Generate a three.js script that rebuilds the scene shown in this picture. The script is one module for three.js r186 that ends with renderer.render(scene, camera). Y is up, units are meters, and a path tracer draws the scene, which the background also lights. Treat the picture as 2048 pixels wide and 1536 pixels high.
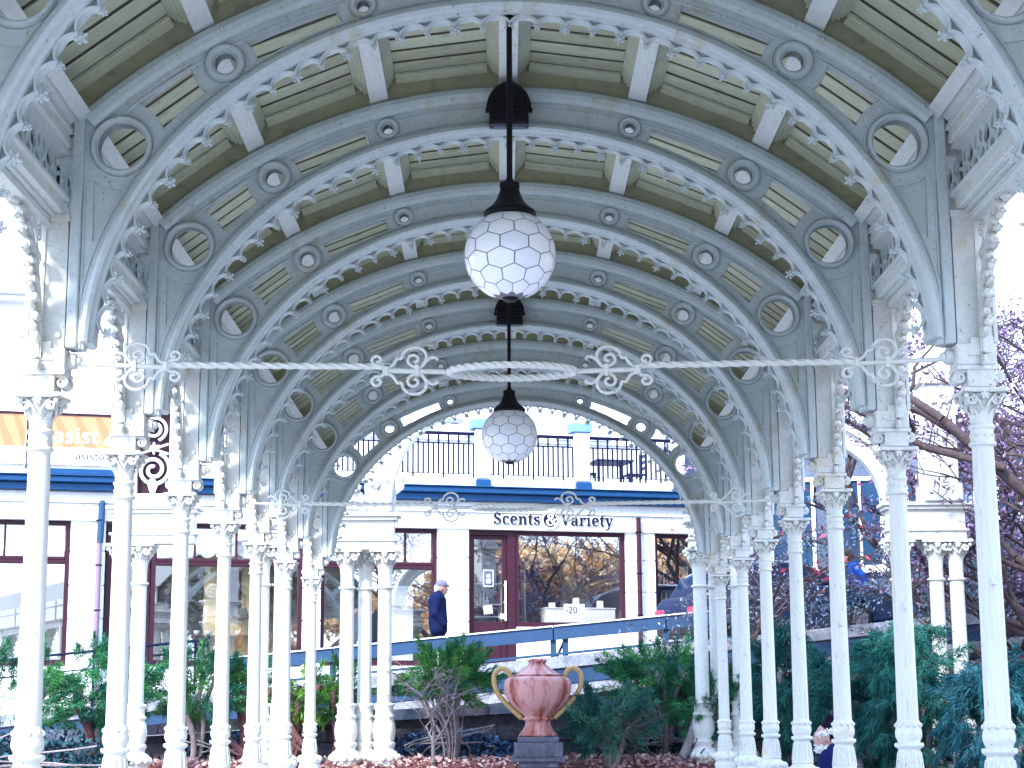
import * as THREE from 'three';
import { mergeGeometries, mergeVertices } from 'three/addons/utils/BufferGeometryUtils.js';
import { MarchingCubes } from 'three/addons/objects/MarchingCubes.js';
import { RoundedBoxGeometry } from 'three/addons/geometries/RoundedBoxGeometry.js';
import { FontLoader } from 'three/addons/loaders/FontLoader.js';
import { TextGeometry } from 'three/addons/geometries/TextGeometry.js';

/* ---------- camera, sky, sun, exposure ---------- */
const E = 1.2;                                   // eye height above the colonnade floor
const scene = new THREE.Scene();
const camera = new THREE.PerspectiveCamera(24.35, 4 / 3, 0.1, 600);
camera.position.set(-0.112, E, 0);
camera.rotation.order = 'YXZ';
camera.rotation.set(THREE.MathUtils.degToRad(10.625), THREE.MathUtils.degToRad(-0.424), THREE.MathUtils.degToRad(-0.39));
camera.updateMatrixWorld();

const renderer = new THREE.WebGLRenderer({ antialias: true });
renderer.setSize(1024, 768);
renderer.toneMapping = THREE.LinearToneMapping;
renderer.toneMappingExposure = 4.4;
renderer.shadowMap.enabled = true;

{ // bright, thinly clouded winter sky: pale blue overhead, whiter towards the horizon
  const W = 256, H = 128, d = new Float32Array(W * H * 4);
  for (let j = 0; j < H; j++) for (let i = 0; i < W; i++) {
    const el = ((j + 0.5) / H - 0.5) * Math.PI, az = (i + 0.5) / W * Math.PI * 2;
    const t = Math.max(0, Math.sin(el));
    const streak = 0.5 + 0.25 * Math.sin(az * 3 + 1.3 + 4 * t) + 0.25 * Math.sin(az * 7 + 9 * t + 0.4);
    const m = Math.pow(t, 0.6);
    const c = [.98 - 0.48 * m, 1.16 - 0.42 * m, 1.46 - 0.30 * m].map(v => v * (0.94 + 0.12 * streak));
    d.set([c[0], c[1], c[2], 1], (j * W + i) * 4);
  }
  const t = new THREE.DataTexture(d, W, H, THREE.RGBAFormat, THREE.FloatType);
  t.mapping = THREE.EquirectangularReflectionMapping; t.magFilter = THREE.LinearFilter; t.minFilter = THREE.LinearFilter;
  t.wrapS = THREE.RepeatWrapping; t.needsUpdate = true;
  scene.background = t; scene.environment = t;
  scene.backgroundIntensity = 1; scene.environmentIntensity = 1;
}
const sun = new THREE.DirectionalLight(new THREE.Color(1, 0.95, 0.87), 2.2);
sun.position.set(-16, 24, 4); sun.target.position.set(0, 0, -20);
sun.castShadow = true; sun.shadow.radius = 20;
Object.assign(sun.shadow.camera, { left: -40, right: 40, top: 40, bottom: -40, near: 1, far: 120 });
sun.shadow.mapSize.set(4096, 4096);
scene.add(sun, sun.target);

/* ---------- helpers ---------- */
const V3 = (x, y, z) => new THREE.Vector3(x, y, z);
function rng(seed) { let a = seed >>> 0; return () => { a = (a + 0x6D2B79F5) | 0; let t = Math.imul(a ^ (a >>> 15), 1 | a); t = (t + Math.imul(t ^ (t >>> 7), 61 | t)) ^ t; return ((t ^ (t >>> 14)) >>> 0) / 4294967296; }; }
const lin = (r, g, b) => new THREE.Color().setRGB(r, g, b);
function noise2(seed, n) {       // tileable value noise on an n x n lattice
  const r = rng(seed), a = Array.from({ length: n * n }, r);
  return (u, v) => {
    const x = u * n, y = v * n, i = Math.floor(x), j = Math.floor(y), f = x - i, g = y - j;
    const s = f * f * (3 - 2 * f), t = g * g * (3 - 2 * g), A = (p, q) => a[((q % n + n) % n) * n + ((p % n + n) % n)];
    return (A(i, j) * (1 - s) + A(i + 1, j) * s) * (1 - t) + (A(i, j + 1) * (1 - s) + A(i + 1, j + 1) * s) * t;
  };
}
function tex(size, fn, srgb = true) {
  const d = new Uint8Array(size * size * 4);
  for (let j = 0; j < size; j++) for (let i = 0; i < size; i++) {
    const c = fn((i + .5) / size, (j + .5) / size), k = (j * size + i) * 4;
    d[k] = 255 * Math.min(1, Math.max(0, c[0])); d[k + 1] = 255 * Math.min(1, Math.max(0, c[1])); d[k + 2] = 255 * Math.min(1, Math.max(0, c[2])); d[k + 3] = 255;
  }
  const t = new THREE.DataTexture(d, size, size, THREE.RGBAFormat);
  t.wrapS = t.wrapT = THREE.RepeatWrapping; t.magFilter = THREE.LinearFilter; t.minFilter = THREE.LinearMipmapLinearFilter; t.generateMipmaps = true;
  if (srgb) t.colorSpace = THREE.SRGBColorSpace; t.needsUpdate = true; return t;
}
const nA = noise2(11, 6), nB = noise2(12, 17), nC = noise2(13, 53), nD = noise2(14, 120);
const fbm = (u, v) => .45 * nA(u, v) + .28 * nB(u, v) + .17 * nC(u, v) + .1 * nD(u, v);
// old oil paint: brush mottling, a few rusty pin holes and dirt flecks
const texPaint = tex(512, (u, v) => {
  const f = fbm(u, v), g = nC(u * 1, v * 1), spot = nD(u, v) > .92 && nB(u, v) > .5 ? .62 : 1, b = .90 + .10 * f + .03 * (g - .5), st = Math.max(0, nA(u * 1, v * 1) * .6 + nB(u, v) * .4 - .62) * 1.6;
  return [b * spot * (1 - .14 * st), b * spot * (1 - .24 * st), b * spot * (.985 - .40 * st)];
});
const texPaintB = tex(256, (u, v) => { const f = .5 * nC(u, v) + .5 * nD(u, v); return [f, f, f]; }, false);
// weathered boards, grain along u
const texBoard = tex(512, (u, v) => {
  const gr = nD(u * .15, v) * .5 + nC(u * .3, v) * .5, st = nA(u, v), k = .84 + .1 * gr + .08 * (st - .5), knot = 1 - .12 * Math.max(0, nB(u, v) - .75) * 4;
  return [k * knot, k * knot, k * knot * (.94 - .05 * st)];
});
const texPlaster = tex(512, (u, v) => { const f = fbm(u, v), k = .88 + .14 * f - (nB(u, v) > .86 ? .05 : 0); return [k, k, k]; });
const texStone = tex(512, (u, v) => { const f = fbm(u, v), g = nD(u, v), k = .55 + .5 * f + .2 * (g - .5); return [k, k * (.98), k * (.96 + .06 * nA(u, v))]; });
const texCopper = tex(512, (u, v) => {
  const f = fbm(u, v), s = nB(u * 1, v * .25), k = Math.min(1, Math.max(0, (f * .9 + s * .5 - .55) * 3));
  return [.98 - .30 * k, .84 - .44 * k, .82 - .46 * k];
});
const texLitter = tex(512, (u, v) => { const a = nD(u, v), b = nC(u, v), k = .4 + .6 * a; return [k * (.75 + .3 * b), k * (.55 + .2 * b), k * (.55 + .25 * nB(u, v))]; });
const texBump = tex(256, (u, v) => { const f = .4 * nB(u, v) + .3 * nC(u, v) + .3 * nD(u, v); return [f, f, f]; }, false);

function mat(color, o = {}) { return new THREE.MeshPhysicalMaterial({ color, roughness: .6, metalness: 0, specularIntensity: .3, side: THREE.DoubleSide, ...o }); }
const MT = {
  paint: mat(lin(.55, .615, .64), { map: texPaint, roughness: .48, bumpMap: texPaintB, bumpScale: .0006 }),
  paint2: mat(lin(.68, .69, .68), { map: texPaint, roughness: .5, bumpMap: texPaintB, bumpScale: .0006 }),
  board: mat(lin(.53, .555, .50), { map: texBoard, roughness: .62, bumpMap: texBoard, bumpScale: .0012 }),
  board2: mat(lin(.45, .465, .40), { map: texBoard, roughness: .62, bumpMap: texBoard, bumpScale: .0012 }),
  board3: mat(lin(.59, .615, .56), { map: texBoard, roughness: .62, bumpMap: texBoard, bumpScale: .0012 }),
  crossShade: mat(lin(.36, .355, .28), { map: texBoard, roughness: .7 }),  // board colour darkened to carry the shade in the strip above each arch
  joint: mat(lin(.10, .092, .06), { map: texStone, roughness: .9 }),
  purlin: mat(lin(.66, .69, .69), { map: texPaint, roughness: .5, bumpMap: texPaintB, bumpScale: .0006 }),
  roof: mat(lin(.25, .27, .27), { roughness: .7 }),
  black: mat(lin(.008, .007, .010), { roughness: .4 }),
  lead: mat(lin(.16, .16, .18), { roughness: .5 }),
  opal: new THREE.MeshPhysicalMaterial({ color: lin(.84, .85, .90), roughness: .22, side: THREE.DoubleSide, clearcoat: .35, clearcoatRoughness: .06 }),
  floor: mat(lin(.60, .63, .66), { map: texStone, roughness: .8, bumpMap: texBump, bumpScale: .004 }),
  soil: mat(lin(.48, .475, .46), { map: texStone, roughness: .95, bumpMap: texBump, bumpScale: .02 }),
  asphalt: mat(lin(.11, .12, .14), { map: texStone, roughness: .9, bumpMap: texBump, bumpScale: .006 }),
  litter: mat(lin(.38, .26, .26), { map: texLitter, roughness: .95, bumpMap: texBump, bumpScale: .03 }),
  plaster: mat(lin(.80, .80, .80), { map: texPlaster, roughness: .8, bumpMap: texBump, bumpScale: .002 }),
  bluepaint: mat(lin(.010, .062, .17), { map: texPlaster, roughness: .45 }),
  railpaint: mat(lin(.030, .070, .150), { map: texPlaster, roughness: .5 }),
  concrete: mat(lin(.19, .24, .33), { map: texStone, roughness: .85, bumpMap: texBump, bumpScale: .006 }),
  slate: mat(lin(.15, .20, .30), { map: texStone, roughness: .85, bumpMap: texBump, bumpScale: .006 }),
  band: mat(lin(.40, .46, .56), { map: texStone, roughness: .85, bumpMap: texBump, bumpScale: .006 }),
  stone: mat(lin(.11, .115, .14), { map: texStone, roughness: .9, bumpMap: texBump, bumpScale: .02 }),
  stoneA: mat(lin(.20, .185, .23), { map: texStone, roughness: .9, bumpMap: texBump, bumpScale: .015 }),
  stoneB: mat(lin(.14, .14, .18), { map: texStone, roughness: .9, bumpMap: texBump, bumpScale: .015 }),
  ped: mat(lin(.17, .18, .24), { map: texStone, roughness: .85, bumpMap: texBump, bumpScale: .006 }),
  maroon: mat(lin(.035, .010, .022), { map: texPaint, roughness: .42 }),
  maroonL: mat(lin(.045, .013, .026), { map: texPaint, roughness: .42 }),
  iron: mat(lin(.008, .008, .03), { roughness: .5, specularIntensity: .1 }),
  steel: mat(lin(.62, .63, .66), { roughness: .28, metalness: .9 }),
  copper: mat(lin(.52, .39, .40), { map: texCopper, roughness: .5, bumpMap: texBump, bumpScale: .002 }),
  gold: mat(lin(.46, .31, .14), { roughness: .4, map: texPlaster }),
  glass: new THREE.MeshPhysicalMaterial({ color: lin(1, 1, 1), roughness: .01, transmission: 1, thickness: 0, ior: 2.6, side: THREE.DoubleSide }),
  curtain: mat(lin(.75, .75, .78), { roughness: .9 }),
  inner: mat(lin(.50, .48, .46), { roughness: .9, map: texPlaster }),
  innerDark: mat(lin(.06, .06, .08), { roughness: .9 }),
  white: mat(lin(.80, .80, .80), { roughness: .6 }),
  ink: mat(lin(.008, .010, .03), { roughness: .5 }),
  downpipe: mat(lin(.23, .16, .22), { roughness: .5, metalness: .2 }),
  bark: mat(lin(.10, .075, .08), { map: texStone, roughness: .9, bumpMap: texBump, bumpScale: .01 }),
  barkPale: mat(lin(.36, .32, .34), { map: texStone, roughness: .9, bumpMap: texBump, bumpScale: .01 }),
  barkRed: mat(lin(.22, .11, .11), { map: texStone, roughness: .9, bumpMap: texBump, bumpScale: .01 }),
  leaf: mat(lin(1, 1, 1), { vertexColors: true, roughness: .7, specularIntensity: .12 }),
  skin: mat(lin(.30, .165, .135), { roughness: .55 }),
};

// the same paint with its mottling shifted, so that no two neighbours are stained alike
function shifted(m, n) { return [...Array(n)].map((_, k) => { if (!k) return m; const c = m.clone(); c.map = m.map.clone(); c.map.offset.set(.37 * k, .61 * k); c.map.needsUpdate = true; c.color.multiplyScalar(1 - .025 * (k % 3)); return c; }); }
const PAINT = shifted(MT.paint, 4), PAINT2 = shifted(MT.paint2, 4);
const taken = {};
function numbered(n) { const k = taken[n] = (taken[n] ?? -1) + 1; return k ? n + '_' + String(k).padStart(3, '0') : n; }
function uvBox(g, s = 1) {        // uv in metres from the dominant direction of each face
  g = g.index ? g.toNonIndexed() : g;
  const p = g.attributes.position, uv = new Float32Array(p.count * 2), a = V3(), b = V3(), c = V3(), n = V3();
  for (let i = 0; i < p.count; i += 3) {
    a.fromBufferAttribute(p, i); b.fromBufferAttribute(p, i + 1); c.fromBufferAttribute(p, i + 2);
    n.subVectors(b, a).cross(c.clone().sub(a)); const x = Math.abs(n.x), y = Math.abs(n.y), z = Math.abs(n.z);
    [a, b, c].forEach((q, k) => { const o = (i + k) * 2; if (x > y && x > z) { uv[o] = q.z * s; uv[o + 1] = q.y * s; } else if (y > z) { uv[o] = q.x * s; uv[o + 1] = q.z * s; } else { uv[o] = q.x * s; uv[o + 1] = q.y * s; } });
  }
  g.setAttribute('uv', new THREE.BufferAttribute(uv, 2)); return g;
}
function join(list) {
  list = list.flat(9).filter(Boolean).map(g => { g = g.index ? g.toNonIndexed() : g; const o = new THREE.BufferGeometry(); o.setAttribute('position', g.attributes.position); if (!g.attributes.normal) g.computeVertexNormals(); o.setAttribute('normal', g.attributes.normal); if (g.attributes.color) o.setAttribute('color', g.attributes.color); return o; });
  const m = mergeGeometries(list); return uvBox(m);
}
function mesh(name, geo, m, parent, label) {
  const o = new THREE.Mesh(Array.isArray(geo) ? join(geo) : geo, m); o.name = parent ? name : numbered(name);
  o.castShadow = o.receiveShadow = true; (parent || scene).add(o); if (label) o.userData.label = label; return o;
}
function thing(name, label, category, pos = [0, 0, 0], turn = 0, group) {
  const o = new THREE.Group(); o.name = numbered(name); o.position.set(...pos); o.rotation.y = turn; o.userData = { label, category };
  if (group) o.userData.group = group; scene.add(o); return o;
}
function part(name, parent) { const o = new THREE.Group(); o.name = name; parent.add(o); return o; }
function tag(o, label, category, group) { Object.assign(o.userData, { label, category }); if (group) o.userData.group = group; return o; }
function struct(name, geo, m) { const o = mesh(name, geo, m); o.userData.kind = 'structure'; return o; }
const bx = (x0, x1, y0, y1, z0, z1) => { const g = new THREE.BoxGeometry(Math.abs(x1 - x0), Math.abs(y1 - y0), Math.abs(z1 - z0)); g.translate((x0 + x1) / 2, (y0 + y1) / 2, (z0 + z1) / 2); return uvBox(g); };
const rbx = (x0, x1, y0, y1, z0, z1, r = .008) => { const g = new RoundedBoxGeometry(x1 - x0, y1 - y0, z1 - z0, 1, r); g.translate((x0 + x1) / 2, (y0 + y1) / 2, (z0 + z1) / 2); return uvBox(g); };
const at = (g, x, y, z, ry = 0, rz = 0, rx = 0, s = 1) => { const m = new THREE.Matrix4().compose(V3(x, y, z), new THREE.Quaternion().setFromEuler(new THREE.Euler(rx, ry, rz, 'YXZ')), V3(s, s, s)); return g.clone().applyMatrix4(m); };
const lathe = (pts, seg = 24) => new THREE.LatheGeometry(pts.map(p => new THREE.Vector2(p[0], p[1])), seg);
const tube = (pts, r, seg = pts.length * 4, rad = 6, closed = false) => new THREE.TubeGeometry(new THREE.CatmullRomCurve3(pts.map(p => p.isVector3 ? p : V3(...p)), closed), seg, r, rad, closed);
function rod(a, b, r0, r1 = r0, n = 8) {
  const A = V3(...a), B = V3(...b), d = B.clone().sub(A), g = new THREE.CylinderGeometry(r1, r0, d.length(), n);
  g.applyQuaternion(new THREE.Quaternion().setFromUnitVectors(V3(0, 1, 0), d.normalize())); g.translate((A.x + B.x) / 2, (A.y + B.y) / 2, (A.z + B.z) / 2); return g;
}
// sweep a closed profile (u along the path's normal, w along z) along a path in the xy plane
function sweep(path, nor, prof, closed = false) {
  const out = [], n = path.length;
  for (let j = 0; j < prof.length; j++) {
    const p = prof[j], q = prof[(j + 1) % prof.length], pos = [], idx = [];
    for (let i = 0; i < n; i++) for (const r of [p, q]) pos.push(path[i][0] + nor[i][0] * r[0], path[i][1] + nor[i][1] * r[0], r[1]);
    const m = closed ? n : n - 1;
    for (let i = 0; i < m; i++) { const a = 2 * i, b = a + 1, c = 2 * ((i + 1) % n), d = c + 1; idx.push(a, c, b, b, c, d); }
    const g = new THREE.BufferGeometry(); g.setAttribute('position', new THREE.Float32BufferAttribute(pos, 3)); g.setIndex(idx); g.computeVertexNormals(); out.push(g.toNonIndexed());
  }
  if (!closed) for (const i of [0, n - 1]) {
    const sh = new THREE.ShapeGeometry(new THREE.Shape(prof.map(p => new THREE.Vector2(p[0], p[1])))), P = sh.attributes.position;
    for (let k = 0; k < P.count; k++) { const u = P.getX(k), w = P.getY(k); P.setXYZ(k, path[i][0] + nor[i][0] * u, path[i][1] + nor[i][1] * u, w); }
    sh.computeVertexNormals(); out.push(sh.toNonIndexed());
  }
  return join(out);
}
function ringPath(cx, cy, r, n = 40) { const p = [], q = []; for (let i = 0; i < n; i++) { const a = i / n * Math.PI * 2; p.push([cx + r * Math.cos(a), cy + r * Math.sin(a)]); q.push([Math.cos(a), Math.sin(a)]); } return [p, q]; }
const halfRound = (w, h, z0) => [[-w, z0], [-w * .92, z0 + h * .55], [-w * .5, z0 + h * .93], [0, z0 + h], [w * .5, z0 + h * .93], [w * .92, z0 + h * .55], [w, z0]];
const ext = (shape, depth, o = {}) => new THREE.ExtrudeGeometry(shape, { depth, bevelEnabled: false, curveSegments: 20, ...o });
const poly = pts => new THREE.Shape(pts.map(p => new THREE.Vector2(p[0], p[1])));

/* ---------- the colonnade ---------- */
const AZ = [-1.22, 1.0, 3.22, 5.44, 7.66, 9.88, 12.10, 14.37, 16.50, 18.52, 20.69, 23.12];          // depth of each arch
const AX = [-.04, -.04, -.04, -.04, -.04, -.04, -.033, -.04, -.017, .002, .055, .099];              // the row is not quite straight
const col = thing('colonnade', 'white painted cast-iron colonnade with arched ribs and boarded barrel vault', 'colonnade');

const EA = 2.41, EB = 2.08, EY = E + 2.02, R = 3.65, RY = E + .755;           // intrados ellipse, extrados circle
const SPY = E + 2.06;
function ell(n, off = 0) {       // intrados path left to right with outward normals
  const p = [], q = []; for (let i = 0; i <= n; i++) { const a = Math.PI - i / n * Math.PI, x = EA * Math.cos(a), y = EB * Math.sin(a); let nx = x / EA / EA, ny = y / EB / EB; const l = Math.hypot(nx, ny); nx /= l; ny /= l; p.push([x + nx * off, EY + y + ny * off]); q.push([nx, ny]); } return [p, q];
}
const PH = Math.asin(2.47 / R);
function arc(n, off = 0, ph = PH) { const p = [], q = []; for (let i = 0; i <= n; i++) { const a = -ph + 2 * ph * i / n; p.push([(R + off) * Math.sin(a), RY + (R + off) * Math.cos(a)]); q.push([Math.sin(a), Math.cos(a)]); } return [p, q]; }

const RINGS = [[2.235, E + 3.25, .138, .185], [1.652, E + 3.75, .062, .125], [.856, E + 4.10, .036, .086]];
function webShape(skin) {
  const [ip] = ell(72, .004), [op] = arc(40, -.02);
  const s = new THREE.Shape(); s.moveTo(-2.50, SPY); s.lineTo(-2.47, E + 3.40);
  op.forEach(p => s.lineTo(p[0], p[1])); s.lineTo(2.47, E + 3.40); s.lineTo(2.50, SPY);
  ip.slice().reverse().forEach(p => s.lineTo(p[0], Math.max(p[1], SPY - .0)));
  s.closePath();
  for (const sx of [-1, 1]) {
    for (const [x, y, r] of RINGS) { const h = new THREE.Path(); h.absarc(sx * x, y, r, 0, Math.PI * 2, true); s.holes.push(h); }
    const e = skin ? .012 : 0;
    const quad = (A, B, C, D, bAB, bBC, bCD, bDA) => {  // corners with bulged sides
      const h = new THREE.Path(), P = [A, B, C, D], b = [bAB, bBC, bCD, bDA]; h.moveTo(sx * A[0], E + A[1]);
      for (let i = 0; i < 4; i++) { const a = P[i], c = P[(i + 1) % 4], dx = c[0] - a[0], dy = c[1] - a[1], l = Math.hypot(dx, dy); h.quadraticCurveTo(sx * ((a[0] + c[0]) / 2 - dy / l * b[i]), E + (a[1] + c[1]) / 2 + dx / l * b[i], sx * c[0], E + c[1]); }
      s.holes.push(h);
    };
    quad([2.152 + e, 3.503 + e], [1.853, 3.731 + e], [1.765 - e, 3.584 - e], [2.003, 3.363 - e], -.014, .035, .010, .05);
    quad([1.543 + e, 3.874 + e], [1.011, 4.093 + e], [.974 - e, 4.0 - e], [1.469, 3.772 - e], -.02, .012, .014, .035);
    if (skin) { const h = new THREE.Path(); h.moveTo(sx * 2.392, E + 3.045); h.quadraticCurveTo(sx * 2.315, E + 2.985, sx * 2.215, E + 2.99); h.quadraticCurveTo(sx * 2.325, E + 2.86, sx * 2.385, E + 2.68); h.closePath(); s.holes.push(h); }
  }
  return s;
}
const gWeb = join([at(ext(webShape(false), .06), 0, 0, -.03), at(ext(webShape(true), .016), 0, 0, .03), at(ext(webShape(true), .016), 0, 0, -.046)]);
const gExtr = (() => { const [p, q] = arc(64, 0); const pr = [[-.118, -.05], [-.114, -.090], [-.09, -.112], [-.055, -.118], [-.02, -.108], [0, -.08], [0, .08], [-.02, .108], [-.055, .118], [-.09, .112], [-.114, .090], [-.118, .05]]; return join([sweep(p, q, pr), sweep(...arc(64, -.150), halfRound(.008, .008, .046))]); })();
const gBolts = join([-.7, -.506, -.2518, .2518, .506, .7].map(a => [-1, 1].map(d => at(new THREE.SphereGeometry(.013, 6, 5), (R - .055) * Math.sin(a + .024), RY + (R - .055) * Math.cos(a + .024), d * .118))));
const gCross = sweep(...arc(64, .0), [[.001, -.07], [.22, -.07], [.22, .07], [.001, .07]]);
const gSide = [-1, 1].map(s => join([[rbx(Math.min(s * 2.447, s * 2.512), Math.max(s * 2.447, s * 2.512), SPY, E + 3.425, -.078, .078, .014), rbx(Math.min(s * 2.43, s * 2.446), Math.max(s * 2.43, s * 2.446), SPY, E + 3.0, -.056, .056, .006)]]));
const gIntr = (() => {
  const [p, q] = ell(96, 0); const t = p.map((v, i) => v[1] >= EY + .04 ? i : -1).filter(i => i >= 0), pp = t.map(i => p[i]), qq = t.map(i => q[i]);
  return join([sweep(pp, qq, [[.014, -.12], [-.012, -.13], [-.030, -.115], [-.034, -.07], [-.05, -.06], [-.05, .06], [-.034, .07], [-.030, .115], [-.012, .13], [.014, .12]]), sweep(pp, qq, halfRound(.016, .014, .046).map(v => [v[0] + .036, v[1]])), sweep(pp, qq, halfRound(.008, .010, .046).map(v => [v[0] + .066, v[1]]))]);
})();
const gRing = RINGS.map(([x, y, r0, r1]) => { const w = (r1 - r0) / 2 - .006, m = (r0 + r1) / 2; return [-1, 1].map(s => join([sweep(...ringPath(s * x, y, m), halfRound(w, .044, .040), true), sweep(...ringPath(s * x, y, m), halfRound(w, .044, .040).map(v => [v[0], -v[1]]), true), sweep(...ringPath(s * x, y, r1 + .005), halfRound(.007, .010, .045), true), sweep(...ringPath(s * x, y, r0 + .002), [[-.002, -.045], [.004, -.045], [.004, .045], [-.002, .045]], true)])); });
// scalloped fringe that hangs from the intrados, with flowers at the cusps
const NF = 40, ELLTAB = (() => { const [p, q] = ell(1200, -.05); let L = [0]; for (let i = 1; i < p.length; i++) L.push(L[i - 1] + Math.hypot(p[i][0] - p[i - 1][0], p[i][1] - p[i - 1][1])); return { p, q, L }; })();
function onEll(t) { const { p, q, L } = ELLTAB, d = .02 + t * .96, T = d * L[L.length - 1]; let i = L.findIndex(v => v >= T); if (i < 1) i = 1; return [p[i], q[i]]; }
const gFringe = (() => {
  const out = [];
  for (let k = 0; k < NF; k++) {
    const pts = [], path = [], nor = [];
    for (let i = 0; i <= 10; i++) { const a = i / 10, [p, n] = onEll((k + a) / NF), h = .050 * (1 - Math.pow(Math.sin(Math.PI * a), .62)); path.push([p[0] - n[0] * h, p[1] - n[1] * h]); }
    path.forEach((p, i) => { const a = path[Math.max(0, i - 1)], b = path[Math.min(10, i + 1)], l = Math.hypot(b[0] - a[0], b[1] - a[1]); nor.push([-(b[1] - a[1]) / l, (b[0] - a[0]) / l]); });
    out.push(sweep(path, nor, [[-.0055, -.030], [.0055, -.034], [.0055, .034], [-.0055, .030]]));
  }
  return join(out);
})();
function starShape(n, r0, r1) { const s = new THREE.Shape(); for (let i = 0; i <= n * 6; i++) { const a = i / (n * 6) * Math.PI * 2 + Math.PI / 2, k = .5 + .5 * Math.cos(a * n - n * Math.PI / 2), r = r0 + (r1 - r0) * Math.pow(k, .8); i ? s.lineTo(r * Math.cos(a), r * Math.sin(a)) : s.moveTo(r * Math.cos(a), r * Math.sin(a)); } return s; }
const gFlowerBig = join([at(ext(starShape(6, .020, .047), .018, { bevelEnabled: true, bevelSize: .004, bevelThickness: .004, bevelSegments: 1 }), 0, -.022, -.009), at(new THREE.SphereGeometry(.017, 8, 6), 0, -.022, .014), at(new THREE.SphereGeometry(.013, 6, 5), 0, -.074, 0), at(new THREE.SphereGeometry(.013, 6, 5), .038, -.045, .012), at(new THREE.SphereGeometry(.013, 6, 5), -.038, -.045, .012), at(ext(starShape(3, .012, .036), .03), 0, -.03, -.028, 0, Math.PI)]);
const gFlowerSmall = join([at(ext(starShape(5, .010, .030), .014, { bevelEnabled: true, bevelSize: .003, bevelThickness: .003, bevelSegments: 1 }), 0, -.018, -.007), at(new THREE.SphereGeometry(.011, 6, 5), 0, -.018, .011), at(new THREE.SphereGeometry(.009, 6, 5), 0, -.052, 0)]);
function flowerPlaces() { const out = []; for (let k = 0; k <= NF; k++) { const [p, n] = onEll(k / NF), h = .046; out.push([p[0] - n[0] * h, p[1] - n[1] * h, Math.atan2(n[1], n[0]) - Math.PI / 2, k % 2]); } return out; }
gFlowerBig.scale(.64, .64, .8); gFlowerSmall.scale(.72, .72, .8);
const gFlowersAll = join(flowerPlaces().map(([x, y, a, b]) => at(b ? gFlowerSmall : gFlowerBig, x, y, 0, 0, a)));

AZ.forEach((z, i) => {
  const a = part('arch_rib', col); a.position.set(AX[i], 0, -z);
  mesh('web_plate', gWeb, PAINT[i % 4], a); mesh('upper_moulding', [gExtr, gBolts], PAINT[i % 4], a); mesh('cross_board', gCross, MT.crossShade, a); gSide.forEach(g => mesh('side_moulding', g, PAINT[i % 4], a));
  mesh('lower_moulding', gIntr, PAINT[i % 4], a);
  gRing.forEach((g, k) => g.forEach(gg => mesh(['large_medallion_ring', 'medallion_ring', 'small_medallion_ring'][k], gg, PAINT[i % 4], a)));
  mesh('scalloped_fringe', gFringe, PAINT[i % 4], a);
  if (i >= 5 && i <= 9) flowerPlaces().forEach(([x, y, r, b]) => { const f = mesh('fringe_flower', b ? gFlowerSmall : gFlowerBig, PAINT[i % 4], a); f.position.set(x, y, 0); f.rotation.z = r; });
  else mesh('fringe_flower', gFlowersAll, PAINT[i % 4], a).userData.kind = 'stuff';
});

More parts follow.
